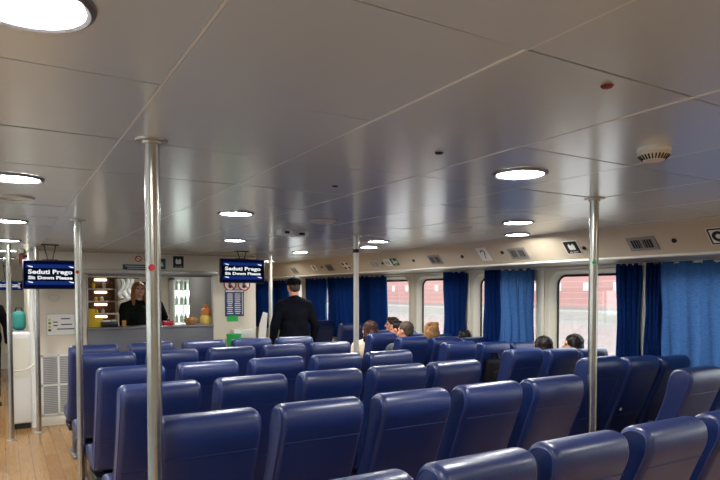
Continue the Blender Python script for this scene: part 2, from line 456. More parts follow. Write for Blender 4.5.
# ------------------------------------------------------------------ ceiling fittings
def ceiling_light(x, y, label, lit=True, r=0.122):
    t = tag(empty('ceiling_light' if lit else 'ceiling_speaker', (x, y, H)), label, 'light' if lit else 'speaker', 'round recessed ceiling lights' if lit else None)
    MB().lathe([(r*.84, -0.001), (r*.86, -0.010), (r*.93, -0.013), (r, -0.008), (r*1.02, 0.0), (r*.84, -0.0005)], n=40).build('rim', 'rim_grey' if lit else 'vent_light', t)
    MB().lathe([(0, -0.006), (r*.5, -0.006), (r*.84, -0.004), (r*.84, 0.0), (0, 0.0)], n=40).build('diffuser' if lit else 'grille', 'lamp_glow' if lit else 'ceiling_laminate', t)
    return t
LIT = [(0.044, 1.288, 'large glowing round ceiling light at the upper left corner of the photo'),
       (0.06, 3.27, 'round glowing ceiling light, second along the left aisle from the camera'),
       (0.06, 5.23, 'round glowing ceiling light, third along the left aisle from the camera'),
       (0.06, 7.16, 'round glowing ceiling light over the left aisle beside the left hanging screen'),
       (0.06, 8.9, 'round glowing ceiling light over the left aisle just past the kiosk corner'),
       (0.06, 10.8, 'farthest glowing ceiling light in the left aisle'),
       (2.025, 1.976, 'large glowing ceiling light left of the right steel pole top'),
       (1.374, 3.95, 'glowing ceiling light above the middle rows, nearer of the pair over the right screen'),
       (2.063, 5.967, 'glowing ceiling light just above the right hanging screen, farther of the pair'),
       (3.406, 3.341, 'upper of two glowing ceiling lights left of the right steel pole'),
       (4.10, 4.03, 'lower of two glowing ceiling lights, close to the sloped panel'),
       (3.391, 5.313, 'glowing ceiling light right of the middle pole, nearer of the pair'),
       (3.742, 6.062, 'glowing ceiling light beside the middle pole flange, farther of the pair'),
       (3.422, 7.266, 'glowing ceiling light above the person in the cap'),
       (2.05, 9.2, 'ceiling light inside the kiosk'),
       (3.9, 9.6, 'ceiling light in the far right passage')]
for x, y, l in LIT: ceiling_light(x, y, l)
for x, y in ((-2.0, 1.98), (-2.0, 5.9), (-3.4, 3.34), (-3.4, 7.26), (-2.0, 9.8), (0.06, -0.7), (2.02, -0.6), (3.4, 0.4), (-2.0, -0.6)):
    ceiling_light(x, y, 'round glowing ceiling light out of sight of the photo, over the cabin')
ceiling_light(0.07, 3.935, 'unlit round ceiling disc between the lights of the left aisle', False, 0.10)
ceiling_light(3.303, 3.898, 'unlit flat round ceiling disc near the sloped panel', False, 0.10)
t = tag(empty('loudspeaker', (2.063, 3.995, H)), 'round domed ceiling loudspeaker left of the middle pole', 'speaker')
MB().lathe([(0, -0.030), (0.05, -0.028), (0.085, -0.018), (0.10, -0.006), (0.103, 0)], n=32).build('dome', 'vent_light', t)
MB().lathe([(0.10, -0.005), (0.112, -0.004), (0.115, 0)], n=32).build('rim', 'vent_grey', t)
t = tag(empty('smoke_detector', (2.108, 1.38, H)), 'white round smoke detector with slotted sides at upper right of the ceiling', 'smoke detector')
MB().lathe([(0.058, 0), (0.060, -0.012), (0.056, -0.016)], n=32).build('base', 'white', t)
MB().lathe([(0.055, -0.014), (0.058, -0.026), (0.036, -0.048), (0, -0.050)], n=32).build('cap', 'cream_trim', t)
fn = MB()
for k in range(26):
    a = 2*PI*k/26
    fn.box((0.0475*math.cos(a), 0.0475*math.sin(a), -0.0375), (0.022, 0.005, 0.003), rot=Matrix.Rotation(a, 3, 'Z') @ Matrix.Rotation(R(-45), 3, 'Y'))
fn.build('slots', 'slot_dark', t, smooth=False)
for x, y, m_, lab in ((1.373, 1.034, 'red_dark', 'small maroon oval ceiling plug left of the smoke detector'), (1.466, 1.857, 'slot_dark', 'small dark ceiling plug above the right lights'), (1.462, 2.697, 'slot_dark', 'small dark ceiling plug nearest the left pole')):
    t = tag(MB().lathe([(0, -0.006), (0.012, -0.005), (0.017, 0.0)], n=20).build('ceiling_plug', m_, loc=(x, y, H)), lab, 'plug')
for dx, w, lab in ((0, 0.10, 'small white emergency light box on the ceiling beside its square twin'), (0.17, 0.13, 'square white ceiling box left of the domed loudspeaker')):
    t = tag(empty('ceiling_box', (2.08 + dx, 4.75 + dx*.4, H)), lab, 'box')
    MB().box((0, 0, -0.025), (w, 0.12, 0.05), bev=0.006).build('case', 'white', t)
    MB().box((0, -0.062, -0.03), (w*.4, 0.006, 0.02)).build('lens', 'slot_dark', t, smooth=False)

# ------------------------------------------------------------------ poles
def pole(x, y, label, sticker=None, ring=False, top=H, r=0.0262, finish='steel'):
    t = tag(empty('stanchion_pole', (x, y, 0)), label, 'pole', 'floor to ceiling steel poles')
    MB().tube([(0, 0, 0.004), (0, 0, top - 0.003)], r, 24).build('tube', finish, t)
    MB().lathe([(r, -0.016), (r*1.25, -0.014), (r*1.3, -0.008), (r*2.1, -0.007), (r*2.15, 0), (r, 0)], (0, 0, top), n=32).build('ceiling_flange', 'flange', t)
    MB().lathe([(r, 0.016), (r*1.25, 0.014), (r*1.3, 0.008), (r*2.1, 0.007), (r*2.15, 0), (r, 0)], n=32).build('floor_flange', 'flange', t)
    if sticker:
        z, m_, sx = sticker
        ang = math.atan2(-y, -x) + sx
        st = MB()
        for k in range(6):
            a0 = ang - .45 + .15*k; a1 = a0 + .15
            def hh(a): return 0.012*math.sqrt(max(0, 1 - ((a-ang)/.46)**2))
            q = [(a0, -hh(a0)), (a1, -hh(a1)), (a1, hh(a1)), (a0, hh(a0))]
            vs = [st.bm.verts.new(((r+.0012)*math.cos(a), (r+.0012)*math.sin(a), z + dz)) for a, dz in q]
            st.bm.faces.new(vs)
        bmesh.ops.remove_doubles(st.bm, verts=st.bm.verts[:], dist=1e-5)
        st.build('sticker', m_, t)['label'] = 'round coloured sticker'
    if ring: MB().lathe([(r, -0.018), (r+.006, -0.016), (r+.006, 0.016), (r, 0.018)], (0, 0, 2.0), n=24).build('clamp_ring', 'rubber', t)
    return t
pole(0.465, 2.224, 'thick steel pole in the left foreground with a red sticker', (on_y(148.8, 267.5, 2.2).z, 'red', -.2))
pole(0.491, 4.934, 'steel pole at left with red sticker, beside the left hanging screen', (on_y(75.5, 272, 4.9).z, 'red', -.3))
pole(2.941, 2.289, 'steel pole at right with a green sticker, before the windows', (on_y(592.6, 262.5, 2.27).z, 'green', .1))
pole(2.915, 4.956, 'slim pale pole in the middle of the photo with black ring', None, True, finish='pole_pale')
pole(on_y(270.5, 300, 7.65).x, 7.65, 'distant pale pole between the right screen and the person in the cap', finish='pole_pale')
pole(0.061, 7.49, 'steel pole in the left aisle, left of the white cabinet')
pole(0.335, 7.74, 'steel pole in the left aisle at the kiosk corner, right of the white cabinet')

# ------------------------------------------------------------------ seats
def make_seat():
    t = empty('passenger_seat', (0, 0, 0))
    back = chaikin([(-.236, .940), (-.256, .985), (-.264, 1.03), (-.256, 1.08), (-.222, 1.108), (-.158, 1.108), (-.112, 1.078), (-.090, 1.02), (-.074, .93), (-.040, .82), (.015, .69), (.068, .56), (.098, .45), (.095, .36), (-.005, .36), (-.030, .43), (-.080, .56), (-.132, .68), (-.185, .81)], 2)
    bo = pad(back, 0.212, 0.030).build('backrest', 'vinyl_navy', t, sharp=60)
    for sx in (-1, 1):
        loop = inset(back, 0.021)
        MB().tube([(sx*0.2115, y, z) for y, z in loop], 0.0035, 6, closed=True).build('piping', 'vinyl_piping', bo)
    # cross seam under the head roll and the gathered lower panel on the rear of the back
    MB().tube([(-.195, -.2365, .935), (.195, -.2365, .935)], 0.0026, 6).build('seam', 'vinyl_navy', bo)
    MB().tube([(-.195, -.0985, .60), (.195, -.0985, .60)], 0.004, 6).build('seam', 'vinyl_navy', bo)
    cush = chaikin([(.06, .33), (.36, .335), (.49, .345), (.525, .39), (.515, .445), (.45, .465), (.27, .450), (.12, .440), (.08, .42)], 2)
    pad(cush, 0.216, 0.032).build('seat_cushion', 'vinyl_navy', t, sharp=60)
    for sx in (-1, 1):
        MB().box((sx*.15, .17, .165), (.035, .07, .33), bev=.006).box((sx*.15, .17, .012), (.05, .42, .024), bev=.006).build('leg', 'seat_metal', t)
    MB().box((0, .17, .30), (.42, .36, .05), bev=.01).build('seat_frame', 'seat_dark', t)
    MB().box((.240, .16, .600), (.044, .30, .045), bev=.015, seg=3).build('armrest', 'vinyl_navy', t)
    MB().box((.240, .07, .45), (.022, .035, .28), bev=.005).box((.226, .07, .32), (.04, .035, .03), bev=.004).build('armrest_support', 'seat_metal', t)
    return t
proto = make_seat(); TT = tree_table(proto)
first = [True]
def seat(x, y, ztop, label, group, sx=1.0):
    if first[0]: o = proto; first[0] = False
    else: o = copy_tree(proto, None, TT)
    zs = ztop / 1.10
    o.location = (x, y + 0.19, 0.0); o.scale = (sx, 1.0, zs)
    tag(o, label, 'seat', group)
    return o
ORD = ['first', 'second', 'third', 'fourth', 'fifth', 'sixth', 'seventh', 'eighth', 'ninth', 'tenth']
CX = [0.735, 1.26, 1.79, 2.31, 2.81]
rowsL = [(1, 1.52, 1.045, [0.86, 1.375, 1.89, 2.425, 2.95]), (2, 2.475, 1.092, CX), (3, 3.38, 1.10, CX), (4, 4.24, 1.10, CX), (5, 5.29, 1.10, CX), (6, 6.16, 1.10, CX)]
for r_, y, zt, xs in rowsL:
    for c, x in enumerate(xs):
        rn = 'nearest row' if r_ == 1 else ('farthest row' if r_ == 6 else ORD[r_-1] + ' row from camera')
        seat(x, y + random.uniform(-.012, .012), zt, 'navy seat, %s from left, %s, middle block' % (ORD[c], rn), 'navy seats of the middle block')
CR = [4.04, 4.51, 4.95]
rowsR = [2.30, 3.06, 3.87, 4.77, 5.60, 6.24, 7.05]
for k, y in enumerate(rowsR):
    for c, x in enumerate(CR):
        if k == 6 and c == 0: continue
        side = ['aisle', 'middle', 'window'][c]
        seat(x, y + random.uniform(-.012, .012), 1.09 - .02*c, 'navy %s seat, %s row from camera, block along the windows' % (side, 'nearest' if k == 0 else ORD[k]), 'navy seats of the block by the windows', 0.92)

seat(4.88, 9.42, 1.11, 'dark navy seat before the far curtains, nearest the person in the cap', 'far navy seats', 0.92)
seat(4.80, 8.32, 1.11, 'dark navy seat before the far curtains, just left of the middle pole', 'far navy seats', 0.92)
# ------------------------------------------------------------------ kiosk
KY = 8.07
kx0, kx1, ka, kb, kz0, kz1 = 0.287, 3.09, 0.887, 2.476, 1.165, 1.835
kw = MB()
kw.box(((kx0+ka)/2, KY+.04, H/2), (ka-kx0, .08, H)); kw.box(((kb+kx1)/2, KY+.04, H/2), (kx1-kb, .08, H))
kw.box(((ka+kb)/2, KY+.04, (kz1+H)/2), (kb-ka, .08, H-kz1))
kw.box((kx0+.03, KY+1.35, H/2), (.06, 2.55, H)); kw.box((kx1-.03, KY+1.35, H/2), (.06, 2.55, H)); kw.box(((kx0+kx1)/2, KY+2.6, H/2), (kx1-kx0, .06, H))
struct(kw.build('wall_kiosk', 'cream', smooth=False))
struct(MB().box(((kx0+ka)/2, KY-.006, .06), (ka-kx0, .012, .12), bev=.003).box(((kb+kx1)/2, KY-.006, .06), (kx1-kb, .012, .12), bev=.003).build('baseboard_kiosk', 'cream_trim'))
struct(MB().tube([(kx0+.02, KY-.005, 0), (kx0+.02, KY-.005, H)], .035, 16).build('trim_7', 'white'))
struct(MB().tube([(kx0, KY-.03, 2.105), (kx1, KY-.03, 2.105)], .010, 8).build('trim_8', 'shelf_edge'))
t = tag(empty('service_counter', ((ka+kb)/2, KY, 0)), 'grey kiosk counter under the serving hatch', 'counter')
MB().box((0, .03, .57), (kb-ka-.004, .10, 1.14), bev=.01).build('front_panel', 'counter_grey', t)
MB().box((0, .19, 1.152), (kb-ka-.004, .46, .026), bev=.008).build('worktop', 'counter_top', t)
MB().box((0, -.026, .78), (kb-ka-.01, .012, .03), bev=.003).build('rub_rail', 'slot_dark', t)
t = tag(empty('roller_shutter', ((ka+kb)/2, KY-.03, kz1)), 'grey metal roller shutter box above the kiosk hatch', 'shutter')
MB().box((0, 0, .028), (kb-ka+.09, .055, .06), bev=.006).build('housing', 'shutter_metal', t)
MB().box((0, .045, -.012), (kb-ka-.01, .02, .03), bev=.004).build('bottom_slat', 'vent_grey', t)
for s_ in (-1, 1): MB().box((s_*((kb-ka)/2 - .012), .035, -.33), (.02, .02, .66), bev=.003).build('guide_rail', 'shutter_metal', t)
# lit shelves at the back of the kiosk
BY = KY + 2.45
x0 = ka + .06; x1 = on_y(116, 300, BY).x
t = tag(empty('display_shelf', ((x0+x1)/2, BY, 0)), 'brown wall shelves with lit strips behind the kiosk counter', 'shelf')
W = x1 - x0
MB().box((0, .06, 1.42), (W, .02, 1.0)).build('back_panel', 'shelf_brown', t, smooth=False)
for s_ in (-1, 1): MB().box((s_*W/2, -.05, 1.42), (.02, .24, 1.0)).build('side_panel', 'shelf_edge', t, smooth=False)
for z in (1.06, 1.26, 1.46, 1.66, 1.86):
    sh = MB().box((0, -.06, z), (W, .26, .022), bev=.003).build('shelf', 'shelf_edge', t)
    if z > 1.1: MB().box((.1, .035, z-.05), (W*.28, .012, .03)).build('light_strip', 'strip_glow', sh, smooth=False)
k = 0
for z in (1.272, 1.472, 1.672):
    for q in range(5):
        px_ = x0 + .08 + q*(W-.16)/4 + random.uniform(-.02, .02); h = random.uniform(.06, .11)
        b = MB().lathe([(0, 0), (.025, 0), (.027, h*.7), (.012, h*.85), (.012, h), (0, h)], n=12).build('bottle', ['bottle_pale', 'shelf_brown', 'yellow_card'][q % 3], loc=(px_, BY-.06, z))
        tag(b, 'small bottle on the lit brown kiosk shelves, shelf %s' % ('low', 'middle', 'top')[k], 'bottle', 'bottles on the lit kiosk shelves ' + ('low', 'middle', 'top')[k])
    k += 1
# white towels
p = on_y(126, 283, BY-.4)
t = MB()
for q in range(3):
    a = -.07 + q*.07
    n = 8
    pts = [(a + .03*math.sin(i*.9+q), .02*math.cos(i*1.3+q), -i*.045) for i in range(n)]
    t.tube(pts, [.03 + .012*(i/n) for i in range(n)], 8)
tag(t.build('hanging_towel', 'white', loc=(p.x, p.y, p.z+.06)), 'white towels hanging behind the woman at the kiosk', 'towel')
MBr = MB().tube([(-.2, 0, 0), (.2, 0, 0)], .008, 8)
tag(MBr.build('towel_rail', 'steel', loc=(p.x, p.y, p.z+.075)), 'short rail carrying the white towels in the kiosk', 'rail')
# glass door fridge
FY = BY - .35
xa_ = on_y(173, 300, FY).x; xb_ = on_y(197, 300, FY).x
t = tag(empty('drinks_fridge', ((xa_+xb_)/2, FY, 0)), 'lit white upright fridge with glass door in the kiosk', 'fridge')
W = xb_ - xa_
MB().box((0, .28, .95), (W, .06, 1.8)).box((-W/2+.015, .14, .95), (.03, .3, 1.8)).box((W/2-.015, .14, .95), (.03, .3, 1.8)).box((0, .14, 1.84), (W, .3, .05)).box((0, .14, .1), (W, .3, .2)).build('cabinet', 'fridge_white', t, smooth=False)
MB().box((0, .245, 1.0), (W-.08, .01, 1.5)).build('lit_back', 'fridge_glow', t, smooth=False)
for z in (.5, .8, 1.1, 1.4, 1.65): MB().box((0, .14, z), (W-.07, .22, .012)).build('shelf', 'grille_grey', t, smooth=False)
d_ = MB().box((0, -.012, .98), (W-.02, .008, 1.62)).build('door_pane', 'pane_glass', t, smooth=False)
MB().box((-.04, -.02, 1.2), (.022, .022, 1.3), bev=.006).build('door_handle', 'white', d_)
for z in (1.106, 1.406, 1.656):
    for q in range(4):
        xx = (xa_+xb_)/2 - W/2 + .09 + q*(W-.18)/3
        tag(MB().lathe([(0, 0), (.026, 0), (.027, .09), (.012, .125), (.012, .15), (0, .15)], n=12).build('drink_bottle', 'bottle_pale', loc=(xx, FY+.12, z)), 'pale drink bottle inside the lit kiosk fridge', 'bottle', 'pale bottles in the kiosk fridge')
# dark side panel inside the hatch
struct(MB().box((kb+.10, KY+.9, 1.2), (.05, 1.2, 1.6)).build('wall_kiosk_side', 'dark_panel', smooth=False))

def at_counter(x, y=326): 
    q = on_y(x, y, KY+.12); return Vector((q.x, KY+.12, 1.1655))
p = at_counter(95)
tag(MB().box((0, 0, .055), (.18, .12, .12), bev=.003).build('yellow_carton', 'yellow_card', loc=p + Vector((0, .03, .005))), 'wide yellow carton on the left end of the kiosk counter', 'box')
tag(MB().box((0, 0, .055), (.09, .08, .11), bev=.003).build('yellow_carton', 'yellow_card', loc=p + Vector((-.04, .03, .1215))), 'small yellow carton standing on the wide yellow carton', 'box')
p = at_counter(109)
t = tag(empty('cutlery_tray', p), 'black tray of white packets on the kiosk counter beside yellow cartons', 'tray')
MB().box((0, 0, .035), (.20, .13, .07), bev=.006).build('tray', 'black_plastic', t)
MB().box((-.03, 0, .075), (.10, .10, .02), bev=.006).box((.055, .01, .077), (.06, .09, .025), bev=.006).build('packets', 'paper', t)
p = at_counter(124)
tag(MB().box((0, 0, .04), (.05, .05, .08), bev=.006).build('tip_jar', 'bread', loc=p), 'small tan box on the kiosk counter before the woman', 'box')
p = at_counter(168)
t = tag(empty('red_box', p), 'small red box on the kiosk counter right of the left pole', 'box')
MB().box((0, 0, .03), (.13, .10, .06), bev=.006).build('case', 'red', t)
MB().lathe([(0, .0), (.02, 0), (.02, .025), (.01, .03), (0, .03)], (.01, 0, .06), n=14).build('knob', 'red_dark', t)
p = at_counter(191)
t = tag(empty('bread_basket', p), 'wicker basket of bread rolls on the kiosk counter', 'basket')
MB().lathe([(0, 0), (.06, 0), (.085, .03), (.10, .075), (.092, .076), (.075, .035), (0, .015)], n=28).build('basket', 'wicker', t)
for dx, dy, dz in ((-.04, 0, .065), (.03, .02, .07), (.0, -.035, .068), (.05, -.02, .06)):
    tag(MB().ball((0, 0, 0), (.038, .028, .024)).build('bread_roll', 'bread', loc=p + Vector((dx, dy, dz+.012))), 'golden bread roll lying in the wicker basket', 'bread roll', 'bread rolls in the wicker basket')
p = at_counter(206)
t = tag(empty('gift_bag', p), 'orange and yellow wrapped gift bag with gathered top at the right counter end', 'bag')
MB().lathe([(0, 0), (.07, 0), (.085, .04), (.08, .10), (.06, .13), (0, .13)], n=22).build('wrapped_base', 'yellow_pack', t)
MB().lathe([(0, .12), (.05, .125), (.068, .16), (.06, .21), (.02, .235), (.045, .27), (0, .262)], n=22).build('gathered_top', 'orange_pack', t)
MB().lathe([(.018, .228), (.026, .232), (.026, .24), (.018, .244)], n=18).build('ribbon', 'red', t)

# ------------------------------------------------------------------ people
def remesh(mb, name, m, parent, vox=0.009, smooth=4, loc=None, noise=0.0):
    me = bpy.data.meshes.new(name); bmesh.ops.recalc_face_normals(mb.bm, faces=mb.bm.faces[:]); mb.bm.to_mesh(me); mb.bm.free()
    o = bpy.data.objects.new(name + '_tmp', me); COL.objects.link(o)
    r_ = o.modifiers.new('r', 'REMESH'); r_.mode = 'VOXEL'; r_.voxel_size = vox
    s_ = o.modifiers.new('s', 'SMOOTH'); s_.factor = .5; s_.iterations = smooth
    dg = bpy.context.evaluated_depsgraph_get(); me2 = bpy.data.meshes.new_from_object(o.evaluated_get(dg)); me2.name = name
    bpy.data.objects.remove(o); bpy.data.meshes.remove(me)
    if noise > 0:
        for v in me2.vertices:
            c = v.co
            f = math.sin(c.x*90 + 3*math.sin(c.z*23)) * math.sin(c.y*80 + 2*math.sin(c.z*31))
            v.co += v.normal * noise * f
    return link(name, me2, m, parent, True, 180, loc)
def hand(mb, wrist, d, side, palm_n):
    """palm, four unequal bent fingers and a thumb; d = pointing direction, palm_n = palm normal"""
    d = Vector(d).normalized(); n = Vector(palm_n); n = (n - d*n.dot(d)).normalized(); w = d.cross(n) * side
    wrist = Vector(wrist)
    for q in (-1, 0, 1): mb.limb(wrist + w*q*.012, wrist + d*.085 + w*q*.022, .014, .013, 10)
    for i, L in enumerate((.072, .082, .076, .058)):
        b0 = wrist + d*.085 + w*(.033 - .022*i)
        b1 = b0 + d*L*.45 + n*.008; b2 = b1 + d*L*.33 + n*.018; b3 = b2 + d*L*.2 + n*.02
        mb.limb(b0, b1, .0095, .009, 8); mb.limb(b1, b2, .009, .0085, 8); mb.limb(b2, b3, .0085, .0075, 8)
    t0 = wrist + d*.025 + w*.026; t1 = t0 + d*.035 + w*.03 + n*.008; t2 = t1 + d*.03 + w*.008 + n*.012
    mb.limb(t0, t1, .013, .011, 8); mb.limb(t1, t2, .011, .009, 8)
def person(label, loc, rz, top, pose, skin='skin', hair='hair_dark', style='short', coat='cloth_navy', legs='denim', cap=False, head_turn=0.0, head_tilt=0.0, lean=0.0, broad=1.0, arms='side'):
    base = 1.745 if pose == 'stand' else 1.255
    sc = top / base
    t = tag(empty('person', loc, rz), label, 'person'); t.scale = (sc, sc, sc)
    if pose == 'stand':
        hip, kn, an = [(s*.09, 0, .93) for s in (-1, 1)], [(s*.10, .02, .50) for s in (-1, 1)], [(s*.11, -.01, .09) for s in (-1, 1)]
        pel, wa, ch, sh, nk, hd = (0, 0, .96), (0, .01, 1.10), (0, 0, 1.29), 1.43, (0, .0, 1.50), Vector((0, .025, 1.635))
        if arms == 'front': el, wr = [(s*.25, .06, 1.17) for s in (-1, 1)], [(s*.17, .30, 1.13) for s in (-1, 1)]
        else: el, wr = [(s*.27, -.03, 1.15) for s in (-1, 1)], [(s*.265, .06, .90) for s in (-1, 1)]
    else:
        hip, kn, an = [(s*.09, .16, .53) for s in (-1, 1)], [(s*.11, .55, .53) for s in (-1, 1)], [(s*.11, .54, .09) for s in (-1, 1)]
        pel, wa, ch, sh, nk, hd = (0, .16, .56), (lean*.3, .12, .70), (lean*.7, .085, .86), .955, (lean, .05, 1.02), Vector((lean*1.15, .05, 1.145))
        el, wr = [(s*.205 + lean, .17, .73) for s in (-1, 1)], [(s*.12, .42, .635) for s in (-1, 1)]
    B = broad
    shp = [Vector((s*.168*B + (lean if pose == 'sit' else 0), ch[1], sh - .025)) for s in (-1, 1)]
    bd = MB()
    bd.limb(pel, wa, .115, .11); bd.limb(wa, ch, .11, .12)
    bd.ball(ch, (.165*B, .11, .14)); bd.limb(shp[0], shp[1], .055, .055); bd.limb(nk, (hd.x, hd.y - .015, hd.z - .04), .056, .054)
    for i in (0, 1):
        bd.limb(hip[i], kn[i], .085, .058); bd.limb(kn[i], an[i], .056, .04)
        f = Vector(an[i]); bd.limb(f + Vector((0, -.02, -.045)), f + Vector((0, .15, -.055)), .038, .03)
        bd.limb(shp[i], el[i], .05, .04); bd.limb(el[i], wr[i], .04, .027)
        d = Vector(wr[i]) - Vector(el[i]); s = (-1, 1)[i]
        pn = (0, 0, -1) if (pose == 'sit' or arms == 'front') else (-s, 0, 0)
        hand(bd, wr[i], d if pose == 'stand' and arms == 'side' else (-.15*s, 1, -.1), s if pn[2] else s, pn)
    # head, jaw, nose, ears, brow in one surface with the body
    rot = Matrix.Rotation(head_turn, 3, 'Z') @ Matrix.Rotation(-head_tilt, 3, 'X')
    def hp(x, y, z): return hd + rot @ Vector((x, y, z))
    bd.ball(hp(0, -.012, .022), (.074, .092, .088), 3, rot); bd.ball(hp(0, .022, -.045), (.055, .062, .062), 3, rot)
    bd.limb(hp(0, .080, .012), hp(0, .103, -.022), .010, .0145); bd.ball(hp(0, .075, -.085), (.026, .022, .018), 2, rot)
    bd.limb(hp(-.035, .072, .022), hp(.035, .072, .022), .012, .012)
    for s in (-1, 1):
        bd.ball(hp(s*.077, -.008, -.005), (.010, .020, .031), 2, rot); bd.ball(hp(s*.040, .055, -.03), (.024, .024, .022), 2, rot)
    bo = remesh(bd, 'body', skin, t, .0085, 3)
    for s in (-1, 1): MB().ball(hp(s*.031, .0765, .002), (.0125, .008, .0075), 2, rot).build('eye', 'eye', t)
    MB().ball(hp(0, .086, -.055), (.023, .008, .0065), 2, rot).build('mouth', 'lip', t)
    # hair
    hb = MB()
    if style in ('short', 'crop'):
        hb.ball(hp(0, -.022, .038), (.082, .094, .084), 3, rot); hb.ball(hp(0, -.055, -.01), (.070, .055, .06), 3, rot)
        if style == 'short': hb.ball(hp(0, .03, .085), (.062, .05, .034), 3, rot)
    else:
        hb.ball(hp(0, -.022, .035), (.090, .100, .090), 3, rot); hb.ball(hp(0, -.060, -.03), (.086, .058, .09), 3, rot)
        for s in (-1, 1): hb.limb(hp(s*.072, -.005, .02), hp(s*.080, -.01, -.10), .030, .034)
        if style == 'long':
            hb.limb(hp(-.04, -.075, -.05), hp(-.05, -.085, -.22), .055, .04); hb.limb(hp(.04, -.075, -.05), hp(.05, -.085, -.22), .055, .04)
            for s in (-1, 1): hb.limb(hp(s*.080, -.01, -.09), hp(s*.088, .015, -.20), .032, .022)
        if style == 'bun': hb.ball(hp(0, -.10, .07), .038); 
        if style == 'pigtails':
            for s in (-1, 1): hb.ball(hp(s*.055, -.055, .095), .030); hb.limb(hp(s*.07, -.05, .0), hp(s*.085, -.06, -.12), .03, .018)
    remesh(hb, 'hair', hair, t, .008, 2, noise=.0035)
    # coat
    cb = MB()
    cb.limb(wa, ch, .135*B, .14*B); cb.ball(ch, (.188*B, .135, .155)); cb.limb(shp[0], shp[1], .072, .072)
    cb.limb(shp[0] + Vector((0, 0, -.06)), shp[1] + Vector((0, 0, -.06)), .085, .085)
    cb.limb((nk[0], nk[1]-.005, nk[2]-.05), (nk[0], nk[1]-.01, nk[2]-.015), .078, .066)
    for i in (0, 1): cb.limb((nk[0], nk[1]-.01, nk[2]-.035), shp[i] + Vector((0, 0, .0)), .070, .066)
    if pose == 'stand':
        cb.limb((-.05*B, 0, .84), (-.05*B, 0, 1.15), .135, .135); cb.limb((.05*B, 0, .84), (.05*B, 0, 1.15), .135, .135)
        cb.ball((0, 0, .98), (.20*B, .15, .25))
    else:
        cb.limb((0, .02, .58), wa, .14*B, .135*B)
    for i in (0, 1):
        w_ = Vector(wr[i]); e_ = Vector(el[i]); c_ = e_ + (w_ - e_) * .93
        cb.limb(shp[i], e_, .070, .058); cb.limb(e_, c_, .057, .044)
    remesh(cb, 'coat', coat, t, .010, 4)
    tb = MB()
    tb.limb((-.04, hip[0][1], pel[2]), (.04, hip[0][1], pel[2]), .128, .128)
    for i in (0, 1):
        tb.limb(hip[i], kn[i], .10, .075); a = Vector(an[i]); k_ = Vector(kn[i]); tb.limb(kn[i], k_ + (a - k_)*.93, .074, .062)
    remesh(tb, 'trousers', legs, t, .011, 3)
    for i in (0, 1):
        f = Vector(an[i]); MB().limb(f + Vector((0, -.03, -.042)), f + Vector((0, .17, -.052)), .046, .037).box(f + Vector((0, .06, -.082)), (.085, .28, .014), bev=.005).build('shoe', 'shoe', t)
    if cap:
        cm = MB(); cm.ball(hp(0, -.018, .055), (.090, .106, .075), 3, rot)
        cm.ball(hp(0, .11, .045), (.072, .075, .010), 3, rot); cm.ball(hp(0, -.018, .131), .009, 2)
        remesh(cm, 'cap', 'cloth_black', t, .007, 2)
    return t
person('person standing in the aisle seen from behind, dark cap and dark navy jacket', (3.20, 7.0, 0), R(-4), 1.79, 'stand', 'skin_ruddy', 'hair_grey', 'crop', 'cloth_navy', 'cloth_black', cap=True, broad=1.02)
q = on_y(138, 286, KY + .62)
person('person behind the kiosk counter with long reddish hair and dark top', (q.x, KY + .62, 0), R(200), 1.745, 'stand', 'skin', 'hair_red', 'long', 'cloth_green_black', 'cloth_black', head_turn=R(-20), head_tilt=R(-14), arms='front', broad=1.18)
q = on_y(147, 290, KY + 1.3)
person('person in navy jacket half hidden behind the left pole inside the kiosk', (q.x, KY + 1.3, 0), R(150), 1.76, 'stand', 'skin', 'hair_dark', 'short', 'cloth_navy', 'cloth_black')
person('person in black clothes cut off by the left edge of the photo', (-.21, 10.0, 0), R(190), 1.70, 'stand', 'skin', 'hair_dark', 'short', 'cloth_black', 'cloth_black')
def rider(px_, py_, X, Y, label, **kw):
    # seated passenger: the height of the head top follows from where it shows above the seat backs
    d = ray(px_, py_); tt = Y / d.y; z = EYE + d.z * tt; x = d.x * tt
    person(label, (x, Y, 0), kw.pop('rz', 0), z, 'sit', **kw)
    return x, z
SY = lambda k: rowsR[k] + .25
INFO = []
INFO.append(rider(371, 321.5, 4.04, SY(5), 'seated person with brown hair and cream knit top beside the middle pole', hair='hair_brown', style='long', coat='cloth_cream', head_turn=R(25), rz=R(-4)))
INFO.append(rider(394, 317.5, 4.9, SY(6), 'seated person with short brown hair at the far window beyond the grey haired one', skin='skin_ruddy', hair='hair_brown', style='short', coat='cloth_grey', head_turn=R(60)))
INFO.append(rider(399.5, 321.5, 4.53, SY(5), 'seated person with dark short hair behind the grey haired passenger', skin='skin_ruddy', hair='hair_dark', style='short', coat='cloth_pink', head_turn=R(30)))
INFO.append(rider(407.5, 322, 4.04, SY(4), 'seated person with cropped grey hair and dark checked jacket', skin='skin_ruddy', hair='hair_grey', style='crop', coat='cloth_check', head_turn=R(20)))
INFO.append(rider(433, 323, 4.53, SY(4), 'seated person with blond hair in two bunches at the second far window', hair='hair_blond', style='pigtails', coat='cloth_pink'))
INFO.append(rider(466.5, 330.5, 5.0, rowsR[4] + .19, 'seated person of whom only dark hair shows beside the narrow curtain', broad=.85, hair='hair_dark', style='bob', coat='cloth_black'))
INFO.append(rider(546, 337, 4.53, SY(2), 'seated person with dark brown hair right of the wide blue curtain', hair='hair_dark', style='bob', coat='cloth_black'))
INFO.append(rider(576.5, 335, 5.0, rowsR[2] + .19, 'seated person with dark hair and face turned left by the big window', hair='hair_dark', style='bob', coat='cloth_grey', head_turn=R(50)))
print('RIDERS', [(round(a, 2), round(b, 2)) for a, b in INFO])

